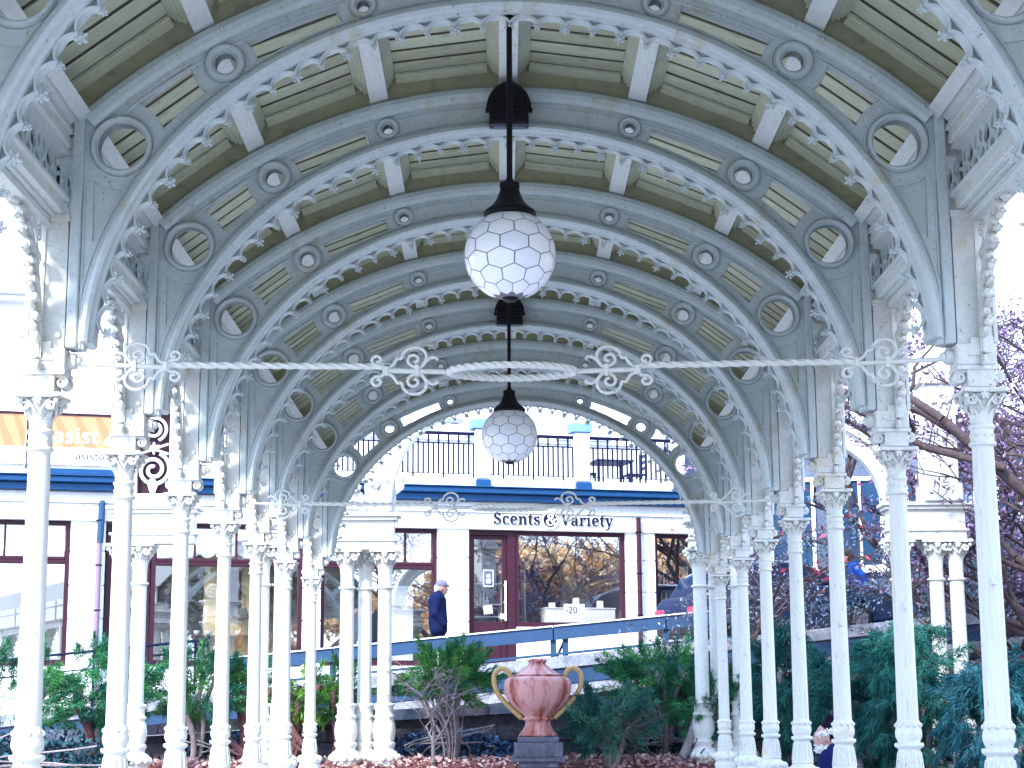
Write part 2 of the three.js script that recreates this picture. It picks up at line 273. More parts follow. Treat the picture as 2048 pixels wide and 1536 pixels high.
/* vault: purlins, boards, roof */
const PHI = [-PH + .012, -.506, -.2518, 0, .2518, .506, PH - .012];
const rad = (ph, r) => [r * Math.sin(ph), RY + r * Math.cos(ph)];
const gPurlin = rbx(-.066, .066, .004, .24, -.5, .5, .006);
const gPurlinSide = [-1, 1].map(d => join([[.0662, .094, .088], [.0942, .116, .112], [.1162, .134, .134], [.1342, .150, .150]].map(([a, b, y]) => bx(d * a, d * b, y, .24, -.5, .5))));
const rB = rng(5);
for (let b = 0; b < AZ.length - 1; b++) {
  const z0 = AZ[b], z1 = AZ[b + 1], L = z1 - z0 - .14, zc = -(z0 + z1) / 2, xc = (AX[b] + AX[b + 1]) / 2, sk = Math.atan2(AX[b + 1] - AX[b], -(z1 - z0)) + Math.PI;
  PHI.forEach((ph, k) => {
    if (k === 0 || k === 6) return;
    const m = mesh('purlin', gPurlin, MT.purlin, col), [x, y] = rad(ph, R); m.position.set(x + xc, y, zc); m.rotation.set(0, 0, -ph); m.scale.set(1, 1, L + .02);
    for (const g of gPurlinSide) { const q = mesh('stepped_moulding', g, MT.board3, col); q.position.copy(m.position); q.rotation.copy(m.rotation); q.scale.set(1, 1, L + .015); }
  });
  for (let k = 0; k < 6; k++) {
    const pn = part('ceiling_panel', col), a0 = PHI[k] + (k === 0 ? 0 : .040), a1 = PHI[k + 1] - (k === 5 ? 0 : .040), rr = R + .155;
    const A = rad(a0, rr), B = rad(a1, rr), len = Math.hypot(B[0] - A[0], B[1] - A[1]), ang = Math.atan2(B[1] - A[1], B[0] - A[0]);
    pn.position.set((A[0] + B[0]) / 2 + xc, (A[1] + B[1]) / 2, zc); pn.rotation.z = ang;
    const NB = 9, w0 = (L - .16) / NB, w = w0 - .042, gB = (() => { const g = ext(poly([[-w / 2, .014], [-w / 2, .001], [-w / 2 + .012, -.004], [w / 2 - .05, -.004], [w / 2 - .012, -.001], [w / 2, .001], [w / 2, .014]]), len); g.rotateY(Math.PI / 2); g.translate(-len / 2, 0, 0); return uvBox(g); })();
    if (b >= 5 && b <= 8) for (let j = 0; j < NB; j++) { const m = mesh('board', gB, [MT.board, MT.board2, MT.board3][Math.floor(rB() * 3)], pn); m.position.set(0, -.004 * rB(), -L / 2 + .08 + w0 * (j + .5)); }
    else { const gs = []; for (let j = 0; j < NB; j++) gs.push(at(gB, 0, -.004 * rB(), -L / 2 + .08 + w0 * (j + .5))); mesh('board', gs, MT.board, pn).userData.kind = 'stuff'; }
    mesh('backing_board', bx(-len / 2, len / 2, .003, .02, -L / 2 + .08, L / 2 - .08), MT.joint, pn);
    for (const d of [-1, 1]) mesh('end_batten', [bx(-len / 2, len / 2, -.045, .03, d * (L / 2 - .05), d * (L / 2 + .01)), bx(-len / 2, len / 2, -.016, .03, d * (L / 2 - .0785), d * (L / 2 - .0505))], MT.board3, pn);
  }
}
{ // roof skin over the boards, eaves included
  const [p, q] = arc(48, .26, PH + .10);
  const g = sweep(p, q, [[0, -.5], [.03, -.5], [.03, .5], [0, .5]]);
  const m = mesh('roof_sheet', g, MT.roof, col); m.scale.z = AZ[11] - AZ[0] + .9; m.position.z = -(AZ[11] + AZ[0]) / 2 - .05;
}
/* eaves: beams and pierced frieze on both sides */
const gFrieze = (() => {
  const L = 2.02, H = .25, s = new THREE.Shape(); s.moveTo(-L / 2, 0); s.lineTo(L / 2, 0); s.lineTo(L / 2, H); s.lineTo(-L / 2, H); s.closePath();
  const n = 6, u = L / n;
  for (let i = 0; i < n; i++) {
    const x = -L / 2 + u * (i + .5), hole = pts => { const h = new THREE.Path(); pts.forEach(([a, b], k) => k ? h.quadraticCurveTo(...a, ...b) : h.moveTo(...b)); s.holes.push(h); };
    const H2 = (a, q) => hole(a.map((v, k) => k ? [[x + v[0][0] * q, v[0][1]], [x + v[1][0] * q, v[1][1]]] : [0, [x + v[1][0] * q, v[1][1]]]));
    H2([[0, [0, .225]], [[.05, .17], [.03, .125]], [[0, .10], [-.03, .125]], [[-.05, .17], [0, .225]]], 1.5);
    H2([[0, [-.062, .02]], [[-.085, .09], [-.035, .115]], [[-.012, .06], [-.062, .02]]], 2);
    H2([[0, [.062, .02]], [[.012, .06], [.035, .115]], [[.085, .09], [.062, .02]]], 2);
    H2([[0, [0, .012]], [[.022, .05], [0, .088]], [[-.022, .05], [0, .012]]], 2);
    H2([[0, [-.072, .232]], [[-.03, .20], [-.055, .14]], [[-.086, .18], [-.072, .232]]], 1.9);
    H2([[0, [.072, .232]], [[.086, .18], [.055, .14]], [[.03, .20], [.072, .232]]], 1.9);
  }
  const g = ext(s, .016, { curveSegments: 5 }); g.rotateY(Math.PI / 2);
  const extra = []; for (let i = 0; i <= n; i++) { const z = -L / 2 + u * i; extra.push(at(new THREE.SphereGeometry(.016, 6, 5), -.004, .12, z)); if (i < n) extra.push(at(new THREE.SphereGeometry(.013, 6, 5), -.004, .095, z + u / 2)); }
  return join([g, extra]);
})();
const gEaveA = join([rbx(-.07, .07, -.07, .07, -.5, .5, .01), bx(-.075, -.03, .062, .09, -.5, .5), bx(-.085, .0, -.098, -.07, -.5, .5)]);
const gEaveB = join([rbx(-.075, .075, -.062, .062, -.5, .5, .012), bx(-.05, .06, -.085, -.062, -.5, .5), bx(-.092, -.07, .02, .048, -.5, .5)]);
const gLow = join([rbx(-.085, .08, -.055, .055, -.5, .5, .012), bx(-.11, -.06, .018, .042, -.5, .5), bx(-.04, .09, -.075, -.058, -.5, .5), rbx(-.015, .11, -.125, -.078, -.5, .5, .008)]);
for (let b = 0; b < AZ.length - 1; b++) for (const s of [-1, 1]) {
  const z0 = AZ[b], z1 = AZ[b + 1], L = z1 - z0 - .13, zc = -(z0 + z1) / 2, xc = (AX[b] + AX[b + 1]) / 2;
  const ev = part('eaves', col); ev.position.set(xc, 0, zc); ev.scale.x = s;
  const put = (n, g, x, y, m, rz = 0, sz = L) => { const o = mesh(n, g, m, ev); o.position.set(x, y, 0); o.rotation.z = rz; o.scale.z = sz; return o; };
  put('wall_plate', gEaveA, 2.535, E + 3.455, MT.purlin, -.72); put('eaves_beam', gEaveB, 2.60, E + 3.285, MT.purlin, -.12);
  put('pierced_frieze', gFrieze, 2.60, E + 2.965, MT.paint, 0, L / 2.02);
  put('lower_beam', gLow, 2.63, E + 2.895, MT.purlin);
  put('added_fascia', bx(0, .03, 0, .55, -.5, .5), 2.86, E + 2.98, MT.paint2);  // added behind the frieze so that its holes look dark
  put('added_soffit', bx(0, .24, 0, .02, -.5, .5), 2.625, E + 2.955, MT.paint2);  // added to close the gap from below and keep light off the fascia
  put('gutter_board', bx(-.27, .05, 0, .03, -.5, .5), 2.84, E + 3.53, MT.paint2);
}

/* columns */
const shaftPts = [[0, 1.50], [.064, 1.50], [.060, 1.485], [.061, 1.44], [.0705, -.04], [.0715, -.05]];
const gShaft = lathe(shaftPts.map(p => [p[0], E + p[1]]), 28);
const gNeck = lathe([[.06, 1.478], [.074, 1.483], [.077, 1.492], [.074, 1.502], [.066, 1.507], [.064, 1.575], [.071, 1.580], [.076, 1.590], [.071, 1.600], [.065, 1.606], [.0, 1.607]].map(p => [p[0], E + p[1]]), 28);
const gNeckDots = join([...Array(8)].map((_, i) => { const a = i / 8 * Math.PI * 2; return at(new THREE.SphereGeometry(.010, 6, 5), .064 * Math.cos(a), E + 1.541, .064 * Math.sin(a)); }));
const baseProf = [[.070, -.03], [.078, -.045], [.084, -.058], [.080, -.068], [.083, -.085], [.089, -.115], [.088, -.140], [.078, -.163], [.073, -.172], [.074, -.178], [.094, -.183], [.098, -.195], [.094, -.208], [.080, -.216], [.070, -.226], [.074, -.236], [.079, -.30], [.092, -.395], [.098, -.405], [.098, -.420], [.088, -.425], [.10, -.44], [.135, -.47], [.15, -.51], [.138, -.54], [.12, -.55], [.13, -.57], [.14, -.60], [.13, -.66], [.12, -.70], [.15, -.74], [.17, -.80], [.17, -.86]];
const gBase = join([lathe(baseProf.map(p => [p[0], E + p[1]]), 28), bx(-.20, .20, .0, .34, -.20, .20), bx(-.225, .225, 0, .10, -.225, .225),
  [...Array(14)].map((_, i) => { const a = i / 14 * Math.PI * 2; return rod([.074 * Math.cos(a), E - .245, .074 * Math.sin(a)], [.093 * Math.cos(a), E - .392, .093 * Math.sin(a)], .0085, .0085, 6); }),
  [...Array(10)].map((_, i) => { const a = i / 10 * Math.PI * 2; return at(new THREE.SphereGeometry(.018, 6, 5), .078 * Math.cos(a), E - .066, .078 * Math.sin(a)); }),
  [...Array(10)].map((_, i) => { const a = (i + .5) / 10 * Math.PI * 2; return at(new THREE.SphereGeometry(.042, 7, 6), .125 * Math.cos(a), E - .495, .125 * Math.sin(a)); })]);
function spiral(cx, cy, r, turns, dir, n = 22, a0 = 0) { const o = []; for (let i = 0; i <= n; i++) { const t = i / n, a = a0 + dir * t * turns * Math.PI * 2, rr = r * (1 - .82 * t); o.push([cx + rr * Math.cos(a), cy + rr * Math.sin(a), 0]); } return o; }
function leafPlate(w, h, bend, n = 5) {   // acanthus-like leaf curling outwards, root at the origin, along +y, facing +z
  const pos = [], idx = []; for (let i = 0; i <= n; i++) { const t = i / n, ww = w * Math.sin(Math.PI * (.18 + .78 * t)) * (1 - .12 * (i % 2)), y = h * Math.sin(t * 1.25) / Math.sin(1.25) * (t > .85 ? .97 : 1), z = bend * t * t; pos.push(-ww, y, z - .25 * ww, 0, y, z + .12 * w, ww, y, z - .25 * ww); }
  for (let i = 0; i < n; i++) for (let k = 0; k < 2; k++) { const a = i * 3 + k; idx.push(a, a + 1, a + 3, a + 1, a + 4, a + 3); }
  const g = new THREE.BufferGeometry(); g.setAttribute('position', new THREE.Float32BufferAttribute(pos, 3)); g.setIndex(idx); g.computeVertexNormals(); return g;
}
const gCapital = (() => {
  const o = [lathe([[.062, 1.606], [.062, 1.65], [.068, 1.70], [.083, 1.75], [.105, 1.775], [0, 1.776]].map(p => [p[0], E + p[1]]), 20)];
  for (let i = 0; i < 8; i++) { const a = i / 8 * Math.PI * 2; o.push(at(at(leafPlate(.026, .085, .042), 0, 0, .060), 0, E + 1.61, 0, a)); o.push(at(at(leafPlate(.02, .075, .04), 0, 0, .068), 0, E + 1.672, 0, a + Math.PI / 8)); }
  for (let i = 0; i < 4; i++) {
    const a = i / 4 * Math.PI * 2;
    for (const s of [-1, 1]) { const t = tube(spiral(s * .072, 0, .030, 1.5, s, 22, s > 0 ? Math.PI * .55 : Math.PI * .45).map(p => V3(...p)), .0085, 26, 5); o.push(at(at(t, 0, E + 1.735, .088), 0, 0, 0, a)); o.push(at(tube([[s * .012, E + 1.69, .082], [s * .03, E + 1.725, .092], [s * .06, E + 1.762, .09]], .008, 8, 5), 0, 0, 0, a)); }
    o.push(at(at(new THREE.SphereGeometry(.022, 7, 6), 0, E + 1.758, .098), 0, 0, 0, a), at(at(ext(starShape(5, .012, .026), .014), 0, E + 1.758, .102), 0, 0, 0, a));
    o.push(at(at(leafPlate(.022, .05, .05), 0, E + 1.735, .085), 0, 0, 0, a + Math.PI / 4), at(at(new THREE.SphereGeometry(.017, 6, 5), 0, E + 1.755, .148), 0, 0, 0, a + Math.PI / 4));
  }
  const s = new THREE.Shape(), c = .128, d = .104; s.moveTo(-c, -c + .014); s.lineTo(-c + .014, -c); s.quadraticCurveTo(0, -d + .02, c - .014, -c); s.lineTo(c, -c + .014); s.quadraticCurveTo(d - .02, 0, c, c - .014); s.lineTo(c - .014, c); s.quadraticCurveTo(0, d - .02, -c + .014, c); s.lineTo(-c, c - .014); s.quadraticCurveTo(-d + .02, 0, -c, -c + .014);
  const ab = ext(s, .018, { bevelEnabled: true, bevelSize: .005, bevelThickness: .004, bevelSegments: 1, curveSegments: 8 }); ab.rotateX(-Math.PI / 2); o.push(at(ab, 0, E + 1.779, 0));
  return join(o);
})();
// impost block, pilaster, tie anchor (local x: 0 = column axis, towards the aisle = +x)
const gBlock = join([rbx(-.075, .085, E + 1.806, E + 1.925, -.085, .085, .008), rbx(-.095, .145, E + 1.905, E + 1.932, -.10, .10, .006), rbx(-.085, .140, E + 1.933, E + 2.058, -.09, .09, .008), rbx(.0, .075, E + 1.985, E + 2.0, .09, .098, .003),
  [-1, 1].map(s => [at(tube(spiral(.120, 0, .034, 1.5, -1, 22, Math.PI * .5).map(p => V3(...p)), .012, 26, 6), 0, E + 1.868, s * .055), rod([.08, E + 1.902, s * .055], [.12, E + 1.902, s * .055], .012)]), at(new THREE.CylinderGeometry(.03, .03, .10, 12), .12, E + 1.868, 0, 0, 0, Math.PI / 2),
  at(tube(spiral(-.098, 0, .03, 1.5, 1, 22, Math.PI * .5).map(p => V3(...p)), .012, 26, 6), 0, E + 1.87, .04), at(tube(spiral(0, 0, .034, 1.5, -1, 22, Math.PI * .5).map(p => V3(...p)), .013, 26, 6), 0, E + 1.955, .135, Math.PI / 2)]);
const gAnchor = join([at(new THREE.CylinderGeometry(.046, .046, .05, 8), .16, E + 1.995, 0, 0, Math.PI / 2), at(new THREE.SphereGeometry(.03, 10, 8), .19, E + 1.995, 0)]);
const gPilaster = join([bx(-.085, .125, E + 2.058, E + 2.82, -.062, .062), rbx(-.10, -.075, E + 2.058, E + 2.82, -.085, .085, .006), rbx(-.073, -.052, E + 2.06, E + 2.82, -.077, .077, .006), bx(-.052, .0, E + 2.058, E + 2.82, .062, .072), bx(-.052, .124, E + 2.75, E + 2.81, .062, .074), rbx(-.11, .135, E + 2.795, E + 2.835, -.095, .095, .006), rbx(-.075, .06, E + 2.045, E + 2.10, .05, .088, .01), at(new THREE.CylinderGeometry(.02, .02, .02, 12), .085, E + 2.14, .066, 0, 0, Math.PI / 2)]);
// bracket that leaps from the pilaster to the lower beam, in the plane of the arcade (local z = along the row)
const gBracket = (() => {
  const path = [], nor = []; for (let i = 0; i <= 18; i++) { const t = i / 18, a = t * 1.16; path.push([.09 + .92 * (1 - Math.cos(a)), 2.0 + .90 * Math.sin(a)]); }
  path.forEach((p, i) => { const a = path[Math.max(0, i - 1)], b = path[Math.min(18, i + 1)], l = Math.hypot(b[0] - a[0], b[1] - a[1]); nor.push([-(b[1] - a[1]) / l, (b[0] - a[0]) / l]); });
  const o = [sweep(path, nor, [[-.018, -.028], [.018, -.028], [.018, .028], [-.018, .028]]), sweep(path, nor, [[-.027, -.018], [-.018, -.018], [-.018, .018], [-.027, .018]])];
  path.forEach((p, i) => { if (i < 2 || i > 17) return; const a = Math.atan2(-nor[i][1], -nor[i][0]) - Math.PI / 2; o.push(at(leafPlate(.030, .085, i % 2 ? .03 : -.03, 4), p[0] - nor[i][0] * .02, p[1] - nor[i][1] * .02, 0, 0, a + (i % 2 ? .5 : .2))); const b = new THREE.SphereGeometry(1, 7, 6); b.scale(.026, .055, .026); o.push(at(b, p[0] - nor[i][0] * .045, p[1] - nor[i][1] * .045, i % 2 ? .012 : -.012, 0, a + (i % 2 ? .9 : .5))); if (i % 3 === 0) o.push(at(new THREE.SphereGeometry(.026, 6, 5), p[0] - nor[i][0] * .075, p[1] - nor[i][1] * .075, 0)); });
  for (const [x, y, r, d] of [[.16, 2.70, .055, 1], [.27, 2.735, .048, -1], [.135, 2.56, .042, -1], [.20, 2.60, .035, 1], [.125, 2.44, .030, 1], [.37, 2.755, .036, 1], [.125, 2.34, .022, -1]]) { o.push(tube(spiral(x, y, r, 1.6, d, 22, d > 0 ? 0 : Math.PI).map(p => V3(...p)), .0085, 24, 5)); o.push(at(leafPlate(r * .6, r * 1.5, .02, 4), x, y + r * .4, 0, 0, d * .8)); }
  o.push(tube([[.09, 2.2, 0], [.115, 2.4, 0], [.17, 2.62, 0], [.33, 2.775, 0]], .008, 20, 5));
  const g = join(o); g.translate(0, E, 0); g.rotateY(-Math.PI / 2); return g;       // x of the drawing -> +z
})();
const gBracketIn = (() => {        // volute at the arch foot
  return join([tube(spiral(0, 0, .07, 1.4, -1, 26, Math.PI * .4).map(p => V3(p[0], p[1], 0)), .011, 30, 6), at(leafPlate(.03, .08, .03), 0, .06, 0, 0, -.4)]);
})();
AZ.forEach((z, i) => [-1, 1].forEach(s => {
  const c = part('column', col); c.position.set(AX[i] + s * 2.644, 0, -z); c.scale.x = -s;
  mesh('shaft', gShaft, PAINT2[(i + (s > 0 ? 2 : 0)) % 4], c); mesh('neck_ring', [gNeck, gNeckDots], PAINT2[(i + (s > 0 ? 2 : 0)) % 4], c); mesh('base', gBase, PAINT2[(i + (s > 0 ? 2 : 0)) % 4], c);
  mesh('capital', gCapital, PAINT2[(i + (s > 0 ? 2 : 0)) % 4], c); mesh('impost_block', gBlock, PAINT2[(i + (s > 0 ? 2 : 0)) % 4], c); mesh('tie_anchor', gAnchor, PAINT2[(i + (s > 0 ? 2 : 0)) % 4], c); mesh('pilaster', gPilaster, PAINT2[(i + (s > 0 ? 2 : 0)) % 4], c);
  for (const d of [-1, 1]) { const b = mesh('filigree_bracket', gBracket, PAINT2[(i + (s > 0 ? 2 : 0)) % 4], c); b.scale.z = d; b.position.x = -.02; }
  if (s > 0) mesh('wall_hook', [rbx(-.016, .016, E + .70, E + .745, .055, .085, .005), rod([0, E + .715, .08], [0, E + .70, .105], .006)], PAINT2[(i + (s > 0 ? 2 : 0)) % 4], c);
}));

/* wrought-iron tie rods at the second and fifth arch */
const K = .000542;
const scrollCurves = [
  [[-215, 110], [-200, 135], [-150, 140], [-95, 100], [-55, 50], [0, 8]],
  [[-15, 20], [-70, 75], [-98, 130], [-88, 190], [-40, 235], [30, 247], [100, 225], [145, 180], [157, 138], [172, 126], [203, 130], [218, 108], [250, 62], [300, 28], [325, 8]],
  [[5, 35], [55, 52], [95, 95], [82, 148], [30, 165], [-10, 132], [2, 96], [35, 92]],
  [[330, 20], [375, 58], [435, 65], [472, 105], [452, 145], [405, 152], [378, 120], [395, 92], [425, 98]]];
const gScroll = join([[1, -1].map(sy => scrollCurves.map(c => tube(c.map(p => V3(p[0] * K, p[1] * K * sy, 0)), .0098, c.length * 6, 6))), rbx(-.013, .013, -.034, .034, -.020, .020, .006), rbx(.162, .190, -.026, .026, -.020, .020, .006)]);
function twisted(pts, side, pitch) {  // square bar with a twist; pts = fine polyline in 3D
  const pos = [], idx = []; let L = 0; const h = side * .707;
  pts.forEach((p, i) => { if (i) L += p.distanceTo(pts[i - 1]); const d = (pts[Math.min(i + 1, pts.length - 1)].clone().sub(pts[Math.max(0, i - 1)])).normalize(), up = V3(0, 1, 0), b = V3().crossVectors(d, up).normalize(), u = V3().crossVectors(b, d); const a0 = L / pitch * Math.PI * 2; for (let k = 0; k < 4; k++) { const a = a0 + k * Math.PI / 2, q = p.clone().addScaledVector(u, h * Math.cos(a)).addScaledVector(b, h * Math.sin(a)); pos.push(q.x, q.y, q.z); } });
  for (let i = 0; i < pts.length - 1; i++) for (let k = 0; k < 4; k++) { const a = i * 4 + k, b = i * 4 + (k + 1) % 4; idx.push(a, a + 4, b, b, a + 4, b + 4); }
  const g = new THREE.BufferGeometry(); g.setAttribute('position', new THREE.Float32BufferAttribute(pos, 3)); g.setIndex(idx); const n = g.toNonIndexed(); n.computeVertexNormals(); return n;
}
const linePts = (x0, x1, n) => [...Array(n + 1)].map((_, i) => V3(x0 + (x1 - x0) * i / n, 0, 0));
for (const i of [5, 8]) {
  const t = part('tie_rod', col); t.position.set(AX[i], E + 1.955, -AZ[i]);
  for (const s of [-1, 1]) {
    mesh('plain_bar', [rod([s * 2.49, .03, 0], [s * 1.93, .004, 0], .014)], MT.paint2, t); mesh('plain_bar', [rod([s * .73, -.02, 0], [s * .36, -.03, 0], .015)], MT.paint2, t);
    const tw = mesh('twisted_bar', twisted(linePts(s * 1.94, s * .72, 150), .028, .30), MT.paint2, t); tw.position.y = -.006; tw.rotation.z = s * .012;
    const a = mesh('scroll_cluster', gScroll, MT.paint2, t); a.position.set(s * 2.13, .012, 0); a.scale.x = -s;
    const b = mesh('scroll_cluster', gScroll, MT.paint2, t); b.position.set(s * .535, -.022, 0); b.scale.x = s;
  }
  mesh('twisted_hoop', twisted([...Array(181)].map((_, k) => { const a = k / 180 * Math.PI * 2; return V3(.355 * Math.cos(a), -.03, .20 * Math.sin(a)); }), .031, .22), MT.paint2, t);
}

/* ---------- hanging lamps and floodlights ---------- */
const gGlobe = (() => {       // rows of six-sided opal panes on a globe, lead between them
  const Rg = .262, rows = [[66, 10], [46, 10], [25, 10], [4, 10], [-17, 10], [-38, 10], [-59, 10]], panes = [], dl = 36, st = 21, gap = .955;
  rows.forEach(([lat], ri) => {
    const off = ri % 2 ? 0 : dl / 2;
    for (let k = 0; k < 10; k++) {
      const lon = k * dl + off, top = lat + st * .66, bot = lat - st * .66, my = st * .34;
      const hex = [[0, top], [dl / 2, lat + my], [dl / 2, lat - my], [0, bot], [-dl / 2, lat - my], [-dl / 2, lat + my]];
      const pos = [], idx = [], P = (lo, la) => { la = Math.max(-87, Math.min(80, la)); const a = (lon + lo) * Math.PI / 180, b = la * Math.PI / 180; return [Rg * Math.cos(b) * Math.sin(a), Rg * Math.sin(b), Rg * Math.cos(b) * Math.cos(a)]; };
      pos.push(...P(0, lat)); const rings = 3, per = 18;
      for (let r = 1; r <= rings; r++) for (let i = 0; i < per; i++) { const e = Math.floor(i / 3), f = (i % 3) / 3, A = hex[e], B = hex[(e + 1) % 6], lo = A[0] + (B[0] - A[0]) * f, la = A[1] + (B[1] - A[1]) * f, q = r / rings * gap; pos.push(...P(lo * q, lat + (la - lat) * q)); }
      for (let i = 0; i < per; i++) { idx.push(0, 1 + (i + 1) % per, 1 + i); for (let r = 0; r < rings - 1; r++) { const a = 1 + r * per + i, b = 1 + r * per + (i + 1) % per; idx.push(a, b, a + per, b, b + per, a + per); } }
      const g = new THREE.BufferGeometry(); g.setAttribute('position', new THREE.Float32BufferAttribute(pos, 3)); g.setIndex(idx);
      g.setAttribute('normal', new THREE.Float32BufferAttribute(pos.map(v => v / Rg), 3)); panes.push(uvBox(g));
    }
  });
  return panes;
})();
const opals = [MT.opal, MT.opal.clone(), MT.opal.clone()]; opals[1].color.setRGB(.78, .80, .88); opals[1].roughness = .3; opals[2].color.setRGB(.86, .86, .88);
function lamp(i, label) {
  const y = E + 2.605, t = thing('pendant_lamp', label, 'lamp', [AX[i] + (i === 5 ? -.005 : .0), y, -AZ[i] + .0], 0, 'globe lamps hanging from the vault');
  const top = E + 4.07 - y;
  const g = part('globe', t); g.rotation.y = .12 + i;
  mesh('lead_lattice', [new THREE.SphereGeometry(.2585, 40, 28)], MT.lead, g);
  gGlobe.forEach((p, k) => mesh('glass_pane', p, opals[(k * 7 + (k >> 2)) % 3], g));
  mesh('lower_finial', lathe([[0, -.275], [.03, -.272], [.045, -.262], [.05, -.25], [0, -.25]], 20), MT.black, t);
  mesh('shade_holder', lathe([[.058, .425], [.058, .40], [.055, .39], [.064, .36], [.078, .325], [.105, .29], [.135, .266], [.150, .252], [.152, .236], [.146, .216], [.0, .214]], 32), MT.black, t);
  mesh('rod', [rod([0, .42, 0], [.004, top, 0], .017, .017, 12), rod([0, .42, 0], [0, .455, 0], .03, .02, 12), rod([.004, top - .03, 0], [.004, top, 0], .03, .03, 12)], MT.black, t);
}
lamp(5, 'nearer of two hexagon-patterned white globe lamps hanging on a black rod');
lamp(8, 'farther, smaller-looking white globe lamp above the shop facade');
function flood(i, label) {
  const t = thing('floodlight', label, 'floodlight', [AX[i], E + 4.10, -AZ[i] + .09], 0, 'floodlights fixed to the vault crown');
  const s = new THREE.Shape(); s.moveTo(-.125, 0); s.lineTo(.125, 0); s.lineTo(.125, .12); s.quadraticCurveTo(.12, .27, 0, .275); s.quadraticCurveTo(-.12, .27, -.125, .12); s.closePath();
  const b = ext(s, .17, { bevelEnabled: true, bevelSize: .012, bevelThickness: .012, bevelSegments: 2 });
  mesh('housing', [at(b, 0, -.01, 0, 0, 0, .1), ...[...Array(5)].map((_, k) => at(bx(-.115, .115, .03 + k * .035, .04 + k * .035, .18, .20), 0, 0, 0, 0, 0, .1))], MT.black, t);
  mesh('yoke', [tube([...Array(17)].map((_, k) => { const a = k / 16 * Math.PI; return V3(.15 * Math.cos(a), .10 + .20 * Math.sin(a), .06); }), .011, 40, 6), rod([.12, .10, .06], [.165, .10, .06], .018), rod([-.12, .10, .06], [-.165, .10, .06], .018)], MT.black, t);
  mesh('lens', rbx(-.11, .11, -.032, -.022, .03, .16, .004), mat(lin(.05, .09, .16), { roughness: .1 }), t);
}
flood(6, 'black floodlight on the vault crown behind the nearer lamp rod');
flood(9, 'small black floodlight on the vault crown above the twisted hoop');

